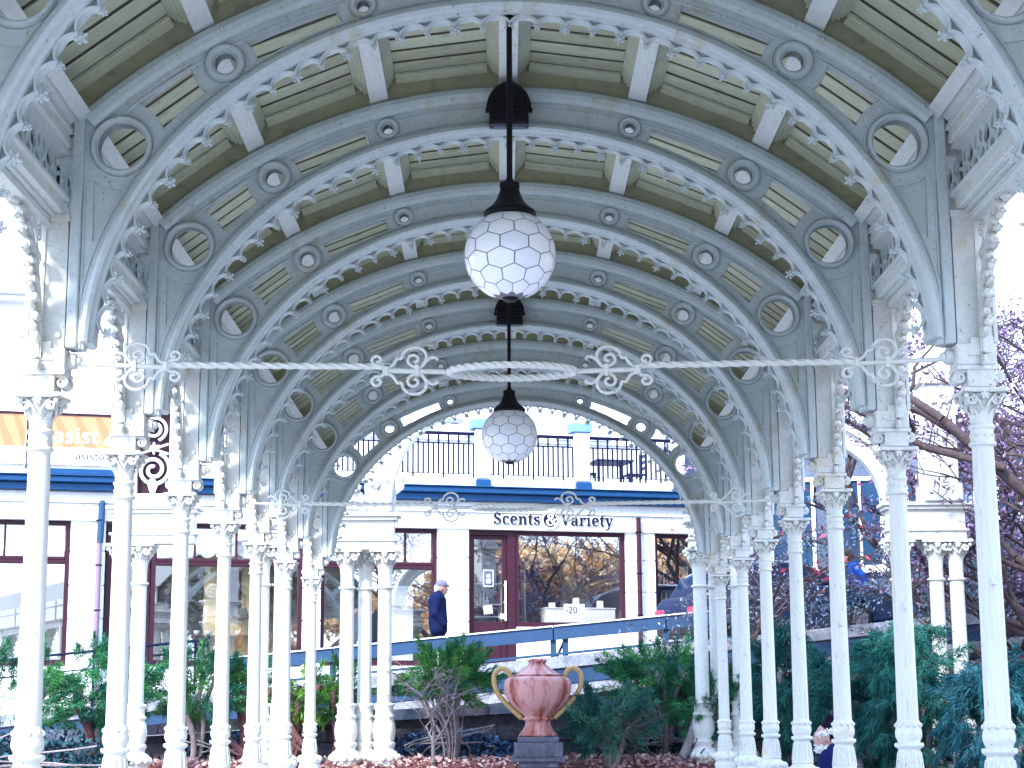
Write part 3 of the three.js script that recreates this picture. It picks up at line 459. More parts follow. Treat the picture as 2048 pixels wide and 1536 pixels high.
/* ---------- end pavilion beyond the colonnade ---------- */
const pav = thing('end_pavilion', 'white ornate pavilion of paired columns where the colonnade ends', 'pavilion', [0, 0, -25]);
{
  const B = [[.115, 2.05], [.112, 2.0], [.118, .30], [.122, .22], [.15, .205], [.155, .185], [.135, .165], [.128, .10], [.132, .06], [.155, .045], [.155, .02], [.135, .0], [.16, -.06], [.172, -.16], [.16, -.26], [.14, -.31], [.165, -.325], [.17, -.36], [.145, -.40], [.15, -.43], [.20, -.46], [.225, -.54], [.20, -.63], [.17, -.66], [.20, -.70], [.20, -.80], [.24, -.82], [.24, -1.25]];
  const gS = join([lathe(B.slice(0, 4).map(p => [p[0] * .86, E + p[1]]), 24), lathe([[.10, 1.62], [.125, 1.63], [.125, 1.655], [.10, 1.665]].map(p => [p[0], E + p[1] + .2]), 20)]);
  const gB = join([lathe(B.slice(3).map(p => [p[0] * .95, E + p[1]]), 24), [...Array(12)].map((_, i) => { const a = i / 12 * Math.PI * 2; return at(new THREE.SphereGeometry(.06, 7, 6), .19 * Math.cos(a), E - .54, .19 * Math.sin(a)); })]);
  const gC = (() => { const g = gCapital.clone(); g.translate(0, -E - 1.606, 0); g.scale(1.62, 1.72, 1.62); g.translate(0, E + 2.05, 0); return g; })();
  const put = (x, z) => { const c = part('column', pav); c.position.set(x, 0, z); mesh('shaft', gS, MT.paint2, c); mesh('base', gB, MT.paint2, c); mesh('capital', gC, MT.paint2, c); };
  const groups = [[-5.30, -5.06], [-3.42, -3.16], [-2.30, -2.06, -1.76], [2.76, 3.01, 3.30], [5.40], [5.92, 6.20]];
  const dz = [.45, .1, -.6, -.7, .35, .35];
  groups.forEach((g, i) => g.forEach((x, k) => put(x, dz[i] + (g.length === 3 && k === 1 ? -.22 : 0))));
  const ent = (x0, x1, z, h = 0) => mesh('entablature', [rbx(x0 - .14, x1 + .14, E + 2.38, E + 2.50, z - .15, z + .15, .01), rbx(x0 - .17, x1 + .17, E + 2.50, E + 2.535, z - .18, z + .18, .008), rbx(x0 - .13, x1 + .13, E + 2.535, E + 2.80 + h, z - .14, z + .14, .01), rbx(x0 - .18, x1 + .18, E + 2.80 + h, E + 2.85 + h, z - .19, z + .19, .01), rbx(x0 - .22, x1 + .22, E + 2.85 + h, E + 2.90 + h, z - .23, z + .23, .012)], MT.paint2, pav);
  ent(-5.30, -4.45, .45); ent(-3.42, -3.16, .1, -.25); ent(-2.30, -1.76, -.6); ent(2.76, 3.30, -.7, -.1); ent(5.40, 6.20, .35);
  // pierced scroll panel over the left pair
  const sp = part('scroll_panel', pav); sp.position.set(-4.92, E + 2.92, .45);
  mesh('panel_frame', [rbx(-.30, -.22, 0, 1.32, -.04, .04, .01), rbx(.22, .30, 0, 1.32, -.04, .04, .01), rbx(-.34, .34, 1.32, 1.40, -.07, .07, .02), rbx(-.36, .36, 0, .16, -.12, .12, .05)], MT.paint2, sp);
  mesh('scrollwork', [tube(spiral(0, 1.08, .18, 1.9, 1, 40, -1.2).map(p => V3(...p)), .024, 50, 6), tube(spiral(0, .50, .24, 2.0, -1, 40, 1.2).map(p => V3(...p)), .03, 50, 6), at(ext(starShape(6, .03, .09), .04), 0, .80, -.02), rod([-.2, .72, 0], [.2, .86, 0], .018), rod([-.2, .86, 0], [.2, .72, 0], .018), at(leafPlate(.07, .2, .05), 0, .18, .03)], MT.paint2, sp);
  mesh('backing_board', bx(-.22, .22, .16, 1.32, -.09, -.06), MT.maroon, sp);
  // consoles and leaves above the centre-left group
  mesh('console', [at(tube(spiral(0, 0, .17, 1.7, 1, 40, 1).map(p => V3(...p)), .04, 50, 7), -2.2, E + 3.12, -.45), at(tube(spiral(0, 0, .12, 1.7, -1, 40, 1).map(p => V3(...p)), .03, 50, 7), -1.95, E + 3.36, -.45), rbx(-2.06, -1.62, E + 2.90, E + 3.75, -.75, -.5, .02), [0, 1, 2, 3].map(k => at(leafPlate(.11, .28, .1), -2.05 + .13 * k, E + 2.95 + .08 * k, -.47, 0, .5 - .35 * k))], MT.paint2, pav);
  // attic piers
  for (const [x, z, h] of [[6.02, .35, 2.20], [-3.28, .1, .0]]) if (h) mesh('attic_pier', [rbx(x - .27, x + .27, E + 2.9, E + 3.15, z - .27, z + .27, .02), rbx(x - .23, x + .23, E + 3.15, E + 4.55, z - .23, z + .23, .02), rbx(x - .29, x + .29, E + 4.55, E + 4.66, z - .29, z + .29, .02), lathe([[.30, 0], [.34, .10], [.34, .22], [.24, .38], [.10, .43], [.04, .50], [0, .62]].map(p => [p[0], p[1] + E + 4.66]), 16).translate(x, 0, z), [0, 1, 2, 3].map(k => at(at(ext(starShape(6, .06, .13), .05), 0, E + 4.35, .22), x, 0, z, k * Math.PI / 2))], MT.paint2, pav);
  // arches between the groups
  const archBand = (x0, x1, z, y, rise) => { const p = [], q = [], c = (x0 + x1) / 2, a = (x1 - x0) / 2; for (let i = 0; i <= 40; i++) { const t = Math.PI - Math.PI * i / 40; const X = a * Math.cos(t), Y = rise * Math.sin(t); let nx = X / a / a, ny = Y / rise / rise; const l = Math.hypot(nx, ny) || 1; p.push([c + X, y + Y]); q.push([nx / l, ny / l]); } const g = join([sweep(p, q, [[0, -.10], [.05, -.12], [.05, .12], [0, .10]]), sweep(p, q, [[.05, -.05], [.24, -.05], [.24, .05], [.05, .05]]), sweep(p, q, [[.24, -.12], [.32, -.12], [.32, .12], [.24, .12]])]); g.translate(0, 0, z); return mesh('pavilion_arch', g, MT.paint2, pav); };
  archBand(3.15, 5.35, -.3, E + 2.92, 1.0);
  { const g = join([at((() => { const p = [], q = []; for (let i = 0; i <= 30; i++) { const t = Math.PI - .5 * Math.PI * i / 30; p.push([1.6 + 1.7 * Math.cos(t), 1.5 * Math.sin(t)]); const l = Math.hypot(Math.cos(t) / 1.7, Math.sin(t) / 1.5); q.push([Math.cos(t) / 1.7 / l, Math.sin(t) / 1.5 / l]); } return sweep(p, q, [[0, -.08], [.07, -.10], [.07, .10], [0, .08]]); })(), 0, 0, 0, .95)]); g.translate(-1.66, E + 2.92, -.55); mesh('pavilion_arch', g, MT.paint2, pav); }
}

/* ---------- ground, garden walls, street ---------- */
const street = x => E + .88 + .098 * x;
{
  const N = 90, g = new THREE.PlaneGeometry(240, 240, N, N); g.rotateX(-Math.PI / 2); const p = g.attributes.position;
  for (let i = 0; i < p.count; i++) p.setY(i, -.14);
  struct('ground', uvBox(g, .6), MT.soil);
}
struct('colonnade_floor', [bx(-3.1, 3.1, -.13, 0, -24.6, 4)], MT.floor);
{ // garden bed climbing to the first wall
  const N = 60, M_ = 20, pos = [], idx = [], h = noise2(77, 24);
  for (let j = 0; j <= M_; j++) for (let i = 0; i <= N; i++) { const x = -16 + 32 * i / N, d = 23.6 + 3.7 * j / M_, t = Math.min(1, Math.max(0, (d - 23.6) / 2.2)); pos.push(x, -.13 + .70 * t * t * (3 - 2 * t) + .10 * t * (h(i / N * 2, j / M_) - .3), -d); }
  for (let j = 0; j < M_; j++) for (let i = 0; i < N; i++) { const a = j * (N + 1) + i; idx.push(a, a + 1, a + N + 1, a + 1, a + N + 2, a + N + 1); }
  const g = new THREE.BufferGeometry(); g.setAttribute('position', new THREE.Float32BufferAttribute(pos, 3)); g.setIndex(idx); g.computeVertexNormals(); struct('garden_bed', uvBox(g, .8), MT.litter);
}
function slopedBox(x0, x1, yb, ya0, ya1, z0, z1) {  // box whose top slopes along x
  const g = new THREE.BoxGeometry(x1 - x0, 1, Math.abs(z1 - z0)); const p = g.attributes.position;
  for (let i = 0; i < p.count; i++) { const f = p.getX(i) > 0 ? 1 : 0, top = p.getY(i) > 0; p.setY(i, top ? (f ? ya1 : ya0) : (Array.isArray(yb) ? yb[f] : yb)); p.setX(i, f ? x1 : x0); }
  g.translate(0, 0, (z0 + z1) / 2); g.computeVertexNormals(); return uvBox(g.toNonIndexed());
}
{ // stone wall with coping slabs
  const w = thing('garden_wall', 'low dark stone garden wall with pale coping slabs behind the urn', 'wall', [0, 0, -27.2]);
  const top = x => E + .215 + .053 * x, rr = rng(31);
  mesh('wall_core', slopedBox(-15, 12, 0, top(-15) - .16, top(12) - .16, -.25, .16), MT.stone, w);
  for (let x = -15; x < 12; x += .98) mesh('coping_slab', slopedBox(x + .006, x + .974, [top(x) - .15, top(x + .98) - .15], top(x) + .02 * rr(), top(x + .98) + .02 * rr(), -.32, .30), [MT.stoneA, MT.concrete, MT.stoneA][Math.floor(rr() * 3)], w);
  for (let x = -9; x < 8; x += .42) for (let k = 0; k < 3; k++) { const xx = x + (k % 2) * .2 + rr() * .05, y = .44 + k * .21; if (y + .2 < top(xx) - .17) mesh('stone', rbx(xx, xx + .38 + rr() * .03, y + .01, y + .195, .15, .19 + rr() * .03, .02), rr() > .5 ? MT.stone : MT.stoneB, w); }
}
struct('ledge', slopedBox(-15, 12, 0, street(-15) - .75, street(12) - .75, -27.45, -30), MT.litter);
{ // retaining wall of the street: two bands and a kerb
  const w = thing('retaining_wall', 'banded blue-grey concrete wall carrying the rising street', 'wall', [0, 0, -30]);
  const f = (a, b) => (y0, y1, z0, z1) => slopedBox(a, b, [street(a) + y0, street(b) + y0], street(a) + y1, street(b) + y1, z0, z1), q = f(-15, 14);
  mesh('wall_face', q(-1.2, -.16, -.4, 0), MT.concrete, w); mesh('lower_band', q(-.62, -.44, -.02, .10), MT.band, w); mesh('painted_band', q(-.42, -.20, -.02, .035), MT.railpaint, w); mesh('kerb', q(-.155, .04, -.35, .06), MT.band, w);
}
struct('street', slopedBox(-24, 30, -.5, street(-24), street(30), -30.3, -46), MT.asphalt);
struct('pavement', slopedBox(-24, 4.6, [street(-24) - .2, street(4.6) - .2], street(-24) + .1, street(4.6) + .1, -33.9, -38), MT.floor);

/* sloping blue rail on the street edge */
{
  const rz = -31, rt = x => E + 1.475 + .0905 * x;
  const t = thing('street_railing', 'blue painted board railing sloping up along the street edge', 'railing', [0, 0, rz]);
  const seg = [-4.75, -3.0, -1.03, .80, 2.75, 4.2];
  const slab = (a, b, t0, t1, z0, z1) => slopedBox(a, b, [rt(a) + t0, rt(b) + t0], rt(a) + t1, rt(b) + t1, z0, z1);
  for (let i = 0; i < 5; i++) { mesh('top_board', slab(seg[i] + .012, seg[i + 1] - .012, -.235, -.01, .0, .06), MT.railpaint, t); mesh('handrail_cap', slab(seg[i] + .012, seg[i + 1] - .012, -.008, .015, -.03, .09), MT.plaster, t); mesh('lower_bar', slab(seg[i], seg[i + 1], -.50, -.455, .012, .05), MT.railpaint, t); }
  for (const x of seg) mesh('post', bx(x - .05, x + .05, street(x) - .06, rt(x) - .02, -.10, -.002), MT.railpaint, t);
  mesh('post', bx(.96, 1.06, street(1) - .06, rt(1) - .02, -.10, -.002), MT.railpaint, t); mesh('brace', rod([.84, street(.8) + .02, -.03], [1.02, rt(1) - .2, -.03], .022), MT.iron, t);
}
{ // thin handrail on the left
  const t = thing('handrail', 'thin dark metal handrail climbing in front of the left shop window', 'handrail', [0, 0, -31.2]);
  const y = x => E + 1.86 + .094 * x;
  mesh('rail', [rod([-9.2, y(-9.2), 0], [-5.4, y(-5.4), 0], .024), tube([[-5.4, y(-5.4), 0], [-5.3, y(-5.4) - .01, 0], [-5.38, y(-5.4) - .16, 0], [-5.62, y(-5.4) - .28, 0], [-5.65, y(-5.6) - .6, 0]], .02, 20, 6)], MT.iron, t);
  mesh('lower_wire', rod([-9.2, y(-9.2) - .30, 0], [-5.4, y(-5.4) - .30, 0], .012), MT.iron, t);
  for (const x of [-9.2, -7.15, -5.4]) mesh('post', rod([x, street(x) - .02, 0], [x, y(x), 0], .022), MT.iron, t);
}

/* ---------- the shop building ---------- */
const FA = Math.atan(.267), fx = Math.cos(FA);
const shop = thing('shop_building', 'white two-storey shop building with blue cornice and maroon shop windows', 'building', [0, E, -36], 0);
shop.rotation.y = FA;                 // local x runs along the facade, +z faces the park
const sh = (n, g, m, p = shop) => mesh(n, g, m, p);
const openings = [[-12.6, -8.55, 1.03], [-7.9, -4.1, 1.03], [-3.75, -1.40, 1.03], [-.76, 2.58, .7], [3.21, 4.30, 1.6]];
{
  const s0 = -15, s1 = 4.6, zt = 3.76;
  const piers = []; let c = s0; for (const [a, b] of openings) { piers.push([c, a]); c = b; } piers.push([c, s1]);
  for (const [a, b] of piers) {
    const p = part('pier', shop); const ys = [-1.6, 1.23, 1.89, 2.52, 3.17, 3.775];
    for (let k = 0; k < 5; k++) mesh('rusticated_block', rbx(a, b, ys[k] + .012, ys[k + 1] - .012, -.3, 0, .01), MT.plaster, p);
    mesh('pier_core', bx(a + .02, b - .02, -1.6, 3.775, -.32, -.03), MT.plaster, p);
  }
  sh('fascia_core', bx(s0, s1, 3.785, 4.13, -.34, -.02), MT.plaster);
  for (const [a, b] of [[-15, -12.2], [-12.2, -9.70], [-9.70, -8.31], [-8.31, -7.75], [-7.75, -5.2], [-5.2, -3.3], [-3.3, -1.29], [-1.29, -.77], [-.77, .97], [.97, 2.72], [2.72, 3.24], [3.24, 4.6]]) sh('fascia_panel', rbx(a + .007, b - .007, 3.79, 4.075, -.03, .012, .006), MT.plaster);
  sh('string_moulding', [rbx(s0, s1, 3.745, 3.783, -.1, .05, .01), rbx(s0, s1, 4.08, 4.13, -.1, .07, .015), rbx(s0, s1, 4.132, 4.30, -.3, .03, .01)], MT.plaster);
  sh('blue_cornice', [rbx(s0, s1, 4.303, 4.44, -.3, .22, .02), rbx(s0, s1, 4.442, 4.56, -.3, .32, .02), rbx(s0, s1, 4.562, 4.585, -.3, .36, .006)], MT.bluepaint);
  sh('terrace_floor', bx(s0, s1, 4.50, 4.60, -3.0, -.301), MT.concrete);
  sh('parapet', rbx(s0, s1, 4.588, 4.77, -.14, .10, .01), MT.plaster);
  // window breast walls
  sh('breast_wall', [bx(-3.75, -1.40, -1.6, 1.02, -.28, -.06), bx(.24, 2.58, -1.6, 1.80, -.28, -.05), bx(3.21, 4.30, -1.6, 1.95, -.28, -.05), bx(-7.9, -4.1, -1.6, 1.0, -.28, -.06), bx(-12.6, -8.55, -1.6, 1.0, -.28, -.06)], MT.plaster);
  // back walls of the shops and floors / ceilings close the rooms
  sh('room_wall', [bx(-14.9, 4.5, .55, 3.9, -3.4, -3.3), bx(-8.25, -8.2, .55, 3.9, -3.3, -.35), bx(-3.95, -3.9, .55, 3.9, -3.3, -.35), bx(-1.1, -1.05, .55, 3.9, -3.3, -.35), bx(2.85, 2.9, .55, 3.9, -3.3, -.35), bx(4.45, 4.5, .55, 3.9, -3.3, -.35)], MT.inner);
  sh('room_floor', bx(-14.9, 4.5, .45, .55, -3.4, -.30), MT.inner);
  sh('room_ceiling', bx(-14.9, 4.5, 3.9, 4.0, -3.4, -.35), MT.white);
}
function shopWindow(a, b, y0, mull, tra, doorless = true) {
  const w = part('shop_window', shop), t = .085;
  mesh('frame', [bx(a, a + t, y0, 3.745, -.24, -.10), bx(b - t, b, y0, 3.745, -.24, -.10), bx(a + t, b - t, 3.66, 3.745, -.24, -.10), bx(a + t, b - t, y0, y0 + .10, -.24, -.10)], MT.maroonL, w);
  if (tra) mesh('transom', [rbx(a + t, b - t, 2.93, 3.00, -.23, -.09, .01), rbx(a + t, b - t, 3.005, 3.07, -.23, -.11, .01)], MT.maroonL, w);
  for (const m of mull) mesh('mullion', bx(m - .022, m + .022, tra ? 3.071 : y0 + .1, 3.66, -.22, -.12), MT.maroonL, w);
  const cuts = [a + t, ...mull, b - t];
  if (tra) { for (let i = 0; i < cuts.length - 1; i++) mesh('upper_pane', bx(cuts[i] + .02, cuts[i + 1] - .02, 3.071, 3.66, -.165, -.16), MT.glass, w); mesh('main_pane', bx(a + t, b - t, y0 + .1, 2.929, -.165, -.16), MT.glass, w); }
  else mesh('main_pane', bx(a + t, b - t, y0 + .1, 3.66, -.165, -.16), MT.glass, w);
  return w;
}
shopWindow(-12.6, -8.55, 1.03, [-11.6, -10.6, -9.75, -9.15], true); shopWindow(-7.02, -4.1, 1.03, [-6.2, -5.4, -4.8], true); shopWindow(-3.75, -1.40, 1.03, [-2.9, -2.04], true);
shopWindow(.22, 2.58, 1.80, [], false); shopWindow(3.21, 4.30, 1.95, [], false);
{ // side door and its wide maroon post in the second bay
  const d = part('side_door', shop); mesh('door_leaf', [bx(-7.86, -7.60, .7, 3.70, -.22, -.12), bx(-7.30, -7.05, .7, 3.70, -.24, -.08), bx(-7.60, -7.30, .7, 1.3, -.2, -.14), bx(-7.60, -7.30, 3.4, 3.70, -.2, -.14)], MT.maroonL, d); mesh('door_pane', bx(-7.60, -7.30, 1.3, 3.4, -.18, -.175), MT.glass, d); mesh('handle', [rod([-7.26, 1.8, -.05], [-7.26, 2.45, -.05], .018), bx(-7.275, -7.245, 1.85, 1.88, -.09, -.05), bx(-7.275, -7.245, 2.38, 2.41, -.09, -.05)], MT.steel, d);
  const g = part('shop_door', shop);
  mesh('frame', [bx(-.755, -.70, .95, 3.745, -.24, -.08), bx(.06, .215, .95, 3.745, -.25, -.07), bx(-.70, .06, 3.64, 3.745, -.24, -.08), bx(-.70, .06, .88, .95, -.24, .10)], MT.maroonL, g);
  mesh('door_leaf', [bx(-.695, -.62, 1.0, 3.635, -.2, -.13), bx(-.03, .055, 1.0, 3.635, -.2, -.13), bx(-.62, -.03, 3.56, 3.635, -.2, -.13), bx(-.62, -.03, 1.0, 1.90, -.2, -.13), rbx(-.56, -.09, 1.1, 1.80, -.129, -.11, .01)], MT.maroonL, g);
  mesh('door_pane', bx(-.62, -.03, 1.90, 3.56, -.168, -.162), MT.glass, g);
  mesh('handle', [rod([.012, 1.92, -.05], [.012, 2.72, -.05], .02), bx(-.005, .03, 1.98, 2.01, -.13, -.05), bx(-.005, .03, 2.62, 2.65, -.13, -.05), bx(-.005, .03, 2.28, 2.31, -.13, -.05)], MT.white, g);
  const step = part('door_step', shop); mesh('tread', [rbx(-.85, .35, -.2, .86, -.3, .35, .01)], MT.concrete, step);
}
// downpipes
for (const [x, y1, hop, m] of [[-8.02, 4.12, true, MT.railpaint], [2.82, 4.05, false, MT.maroonL]]) {
  const d = part('downpipe', shop); mesh('pipe', [rod([x, -1.2, .10], [x, y1 - (hop ? .8 : 0), .10], .05, .05, 12)], hop ? MT.downpipe : m, d); if (hop) mesh('upper_pipe', [rod([x + .01, y1 - .8, .10], [x + .03, y1 - .05, .10], .062, .066, 12), at(new THREE.SphereGeometry(.066, 10, 8), x + .03, y1 - .05, .10)], MT.railpaint, d);
  mesh('pipe_clip', [0, 1, 2, 3].map(k => at(new THREE.TorusGeometry(.062, .012, 6, 14), x, 1.2 + k * .85, .10, 0, 0, Math.PI / 2)), MT.iron, d);
}
/* terrace railing, piers, upper storey */
{
  const bays = [[-4.6, -2.50], [-2.24, -.64], [-.36, 1.47], [1.78, 3.60]];
  for (const [a, b] of bays) {
    const r = part('terrace_railing', shop), z = -.02;
    mesh('top_rail', rbx(a, b, 5.66, 5.725, z - .03, z + .03, .008), MT.iron, r); mesh('middle_rail', bx(a, b, 5.475, 5.50, z - .012, z + .012), MT.iron, r); mesh('bottom_rail', bx(a, b, 4.86, 4.875, z - .012, z + .012), MT.iron, r);
    const n = Math.round((b - a) / .106); for (let i = 0; i <= n; i++) { const x = a + .012 + (b - a - .024) * i / n; mesh('bar', bx(x - .016, x + .016, i % 6 === 3 ? 4.772 : 4.876, i % 2 ? 5.474 : 5.659, z - .014, z + .014), MT.iron, r); }
  }
  for (const [a, b] of [[-2.5, -2.24], [-.64, -.36], [1.47, 1.78], [3.6, 3.86]]) { const p = part('terrace_pier', shop); mesh('pier_body', rbx(a, b, 4.772, 5.78, -.14, .13, .01), MT.plaster, p); mesh('planter_box', [rbx(a - .07, b + .04, 5.785, 5.97, -.19, .18, .01)], mat(lin(.16, .29, .52), { roughness: .6, map: texPlaster }), p); mesh('pier_foot', rbx(a - .01, b + .01, 4.59, 4.74, .105, .22, .01), MT.bluepaint, p); }
  sh('upper_wall', [bx(-15, 4.6, 4.6, 8.6, -3.3, -3.0)], MT.plaster);
  sh('upper_cornice', [rbx(-15, 4.6, 8.6, 8.72, -3.4, -2.7, .02), rbx(-15, 4.6, 8.72, 8.85, -3.5, -2.5, .02), rbx(-15, 4.6, 6.02, 6.12, -3.1, -2.93, .01)], MT.plaster);
  for (const x of [-13.2, -11.1, -9.0, -6.6, -4.3, -2.0, .5, 2.6]) {
    const w = part('upper_window', shop);
    mesh('surround', [rbx(x - .58, x - .46, 6.2, 7.9, -3.0, -2.92, .01), rbx(x + .46, x + .58, 6.2, 7.9, -3.0, -2.92, .01), rbx(x - .70, x + .70, 7.9, 8.02, -3.0, -2.86, .02), rbx(x - .66, x + .66, 6.10, 6.19, -3.0, -2.86, .02), (() => { const s = new THREE.Shape(); s.moveTo(-.68, 0); s.quadraticCurveTo(-.4, .26, 0, .28); s.quadraticCurveTo(.4, .26, .68, 0); s.closePath(); return at(ext(s, .12), x, 8.02, -3.0); })()], MT.plaster, w);
    mesh('casement', [bx(x - .44, x + .44, 6.2, 6.28, -3.0, -2.96), bx(x - .44, x + .44, 7.82, 7.9, -3.0, -2.96), bx(x - .44, x - .36, 6.28, 7.82, -3.0, -2.96), bx(x + .36, x + .44, 6.28, 7.82, -3.0, -2.96), bx(x - .05, x + .05, 6.28, 7.82, -3.0, -2.955), bx(x - .36, x - .05, 6.93, 7.03, -3.0, -2.958), bx(x + .05, x + .36, 6.93, 7.03, -3.0, -2.958)], MT.white, w);
    mesh('pane', bx(x - .36, x + .36, 6.28, 7.82, -2.985, -2.98), new THREE.MeshPhysicalMaterial({ color: lin(.30, .34, .45), roughness: .05, side: THREE.DoubleSide }), w);
  }
}
/* lettering and signs */
const font = await new FontLoader().loadAsync('fonts/droid/droid_serif_bold.typeface.json');
const fontS = await new FontLoader().loadAsync('fonts/droid/droid_sans_bold.typeface.json');
function text(str, size, f = font, depth = .02, o = {}) { return new TextGeometry(str, { font: f, size, depth, curveSegments: 5, bevelEnabled: false, ...o }); }
function width(g) { g.computeBoundingBox(); return g.boundingBox.max.x - g.boundingBox.min.x; }
{
  const s = part('shop_sign', shop); s.userData.label = 'dark Scents & Variety lettering with a round emblem';
  const put = (str, x0, x1, y) => { const fit = g => { const w = width(g); g.translate(-g.boundingBox.min.x, 0, 0); g.scale((x1 - x0) / w, 1, 1); return g; }; mesh('lettering', at(fit(text(str, .235)), x0, y, .05), MT.ink, s); const h = fit(text(str, .235, font, .03, { bevelEnabled: true, bevelSize: .016, bevelThickness: .002, bevelSegments: 1 })); mesh('letter_backing', at(h, x0, y, .014), MT.white, s); };
  put('Scents', -.26, .71, 3.855); put('Variety', 1.15, 2.28, 3.855);
  mesh('emblem', [at(new THREE.CylinderGeometry(.165, .165, .05, 32), .93, 3.955, .045, 0, 0, Math.PI / 2)], MT.ink, s);
  mesh('emblem_rim', [at(new THREE.TorusGeometry(.165, .02, 8, 32), .93, 3.955, .07), at(text('&', .23), .825, 3.85, .072), rbx(.83, 1.03, 3.765, 3.80, .03, .08, .01), at(ext(starShape(5, .02, .06), .02), .90, 4.17, .085), at(ext(starShape(5, .02, .06), .02), 1.0, 4.18, .085)], MT.white, s);
}
function canvasMat(w, h, draw, o = {}) { const c = document.createElement('canvas'); c.width = w; c.height = h; const x = c.getContext('2d'); draw(x, w, h); const t = new THREE.CanvasTexture(c); t.colorSpace = THREE.SRGBColorSpace; return new THREE.MeshStandardMaterial({ map: t, roughness: .6, side: THREE.DoubleSide, ...o }); }
const flat = (w, h, d = .012) => { const g = new THREE.BoxGeometry(w, h, d); return g; };
{ // printed banners on the left part of the terrace
  const draw = big => (x, w, h) => {
    x.fillStyle = '#fdfdfd'; x.fillRect(0, 0, w, h); x.fillStyle = '#ad7048'; x.fillRect(0, 0, w, h * .64); x.fillStyle = '#b98058';
    for (let i = 0; i < 7; i++) { x.beginPath(); x.moveTo(w * (i * .17 - .1), 0); x.lineTo(w * (i * .17 + .02), 0); x.lineTo(w * (i * .17 + .12), h * .64); x.lineTo(w * (i * .17 + .05), h * .64); x.fill(); }
    x.font = 'bold ' + h * .40 + 'px sans-serif'; x.fillStyle = '#4a2a1c'; x.fillText(big, w * (big.length > 3 ? .20 : .52) + 5, h * .55 + 5); x.fillStyle = '#ffffff'; x.fillText(big, w * (big.length > 3 ? .20 : .52), h * .55);
    if (big.length > 3) { x.fillStyle = '#14203a'; x.font = 'bold ' + h * .20 + 'px sans-serif'; x.fillText('asistou', w * .385, h * .88); }
    else { x.fillStyle = '#f0a0a8'; x.beginPath(); x.moveTo(w * .35, h * .86); x.lineTo(w * .78, h * .80); x.lineTo(w * .78, h * .76); x.lineTo(w * .95, h * .85); x.lineTo(w * .78, h * .94); x.lineTo(w * .78, h * .90); x.fill(); }
    x.fillStyle = '#232a3c'; for (let i = 0; i < w; i += w / 14) x.fillRect(i, h * .965, 5, h * .035);
  };
  for (const [a, b, txt, lab] of [[-11.3, -9.46, 'ии', 'orange and white printed banner with large white letters at the left frame edge'], [-9.42, -7.1, 'asist', 'orange and white printed banner reading asistou']]) {
    const t = part('printed_banner', shop); t.userData.label = lab; const m = mesh('banner_sheet', flat(b - a, .96), canvasMat(1024, 424, draw(txt)), t); m.position.set((a + b) / 2, 5.26, .12);
    mesh('banner_frame', [rbx(a, b, 5.745, 5.79, .08, .15, .01), rbx(a - .02, a + .005, 4.70, 5.76, .09, .15, .005), bx(a, b, 4.772, 4.785, .10, .14)], MT.maroon, t);
  }
  mesh('terrace_grille', [bx(-9.0, -7.1, 4.62, 4.72, .105, .14)], MT.bluepaint, shop);
}
{ // sale card and door notices
  const s = part('sale_card', shop); s.userData.label = 'white card reading -20 SALE'; const m = mesh('card', flat(.44, .36), canvasMat(256, 184, (x, w, h) => { x.fillStyle = '#ffffff'; x.fillRect(0, 0, w, h); x.fillStyle = '#1c2233'; x.font = 'bold 104px sans-serif'; x.fillText('-20', 20, 100); x.font = '48px sans-serif'; x.fillStyle = '#5a6072'; x.fillText('SALE', 70, 160); }), s); m.position.set(1.50, 2.10, -.20);
  const d = part('door_notice', shop); const n = mesh('poster', flat(.22, .34), canvasMat(128, 192, (x, w, h) => { x.fillStyle = '#fff'; x.fillRect(0, 0, w, h); x.fillStyle = '#27406e'; x.fillRect(12, 12, w - 24, h - 24); x.fillStyle = '#fff'; x.beginPath(); x.arc(64, 70, 26, 0, 7); x.fill(); x.fillRect(34, 104, 60, 50); }), d); n.position.set(-.31, 2.78, -.20);
  const p = mesh('paper', flat(.19, .18), MT.white, d); p.position.set(-.32, 2.15, -.20); p.rotation.z = .12; mesh('latch_plate', bx(-.09, -.01, 1.96, 2.06, -.12, -.10), MT.white, d);
}

/* ---------- things inside the shop windows (facade coordinates -> world) ---------- */
const onShop = (s, y, z) => { const v = V3(s, y, z).applyAxisAngle(V3(0, 1, 0), FA); return [v.x, v.y + E, v.z - 36]; };
{ // curtains in the top lights: parts of their windows
  const cur = (a, b, n) => { const pos = [], idx = [], N = n * 10; for (let i = 0; i <= N; i++) { const x = a + (b - a) * i / N, z = -.26 + .018 * Math.sin(i * 1.15), dip = .10 * Math.abs(Math.sin(Math.PI * i / 10)); pos.push(x, 3.66, z, x, 3.12 - dip + .08, z + .01); } for (let i = 0; i < N; i++) { const k = i * 2; idx.push(k, k + 1, k + 2, k + 1, k + 3, k + 2); } const g = new THREE.BufferGeometry(); g.setAttribute('position', new THREE.Float32BufferAttribute(pos, 3)); g.setIndex(idx); g.computeVertexNormals(); return uvBox(g); };
  for (const [a, b, n] of [[-12.5, -8.64, 10], [-6.93, -4.19, 7]]) mesh('lace_curtain', cur(a, b, n), MT.curtain, shop);
  mesh('roller_blind', bx(-3.66, -1.49, 3.06, 3.66, -.29, -.28), MT.curtain, shop);
}
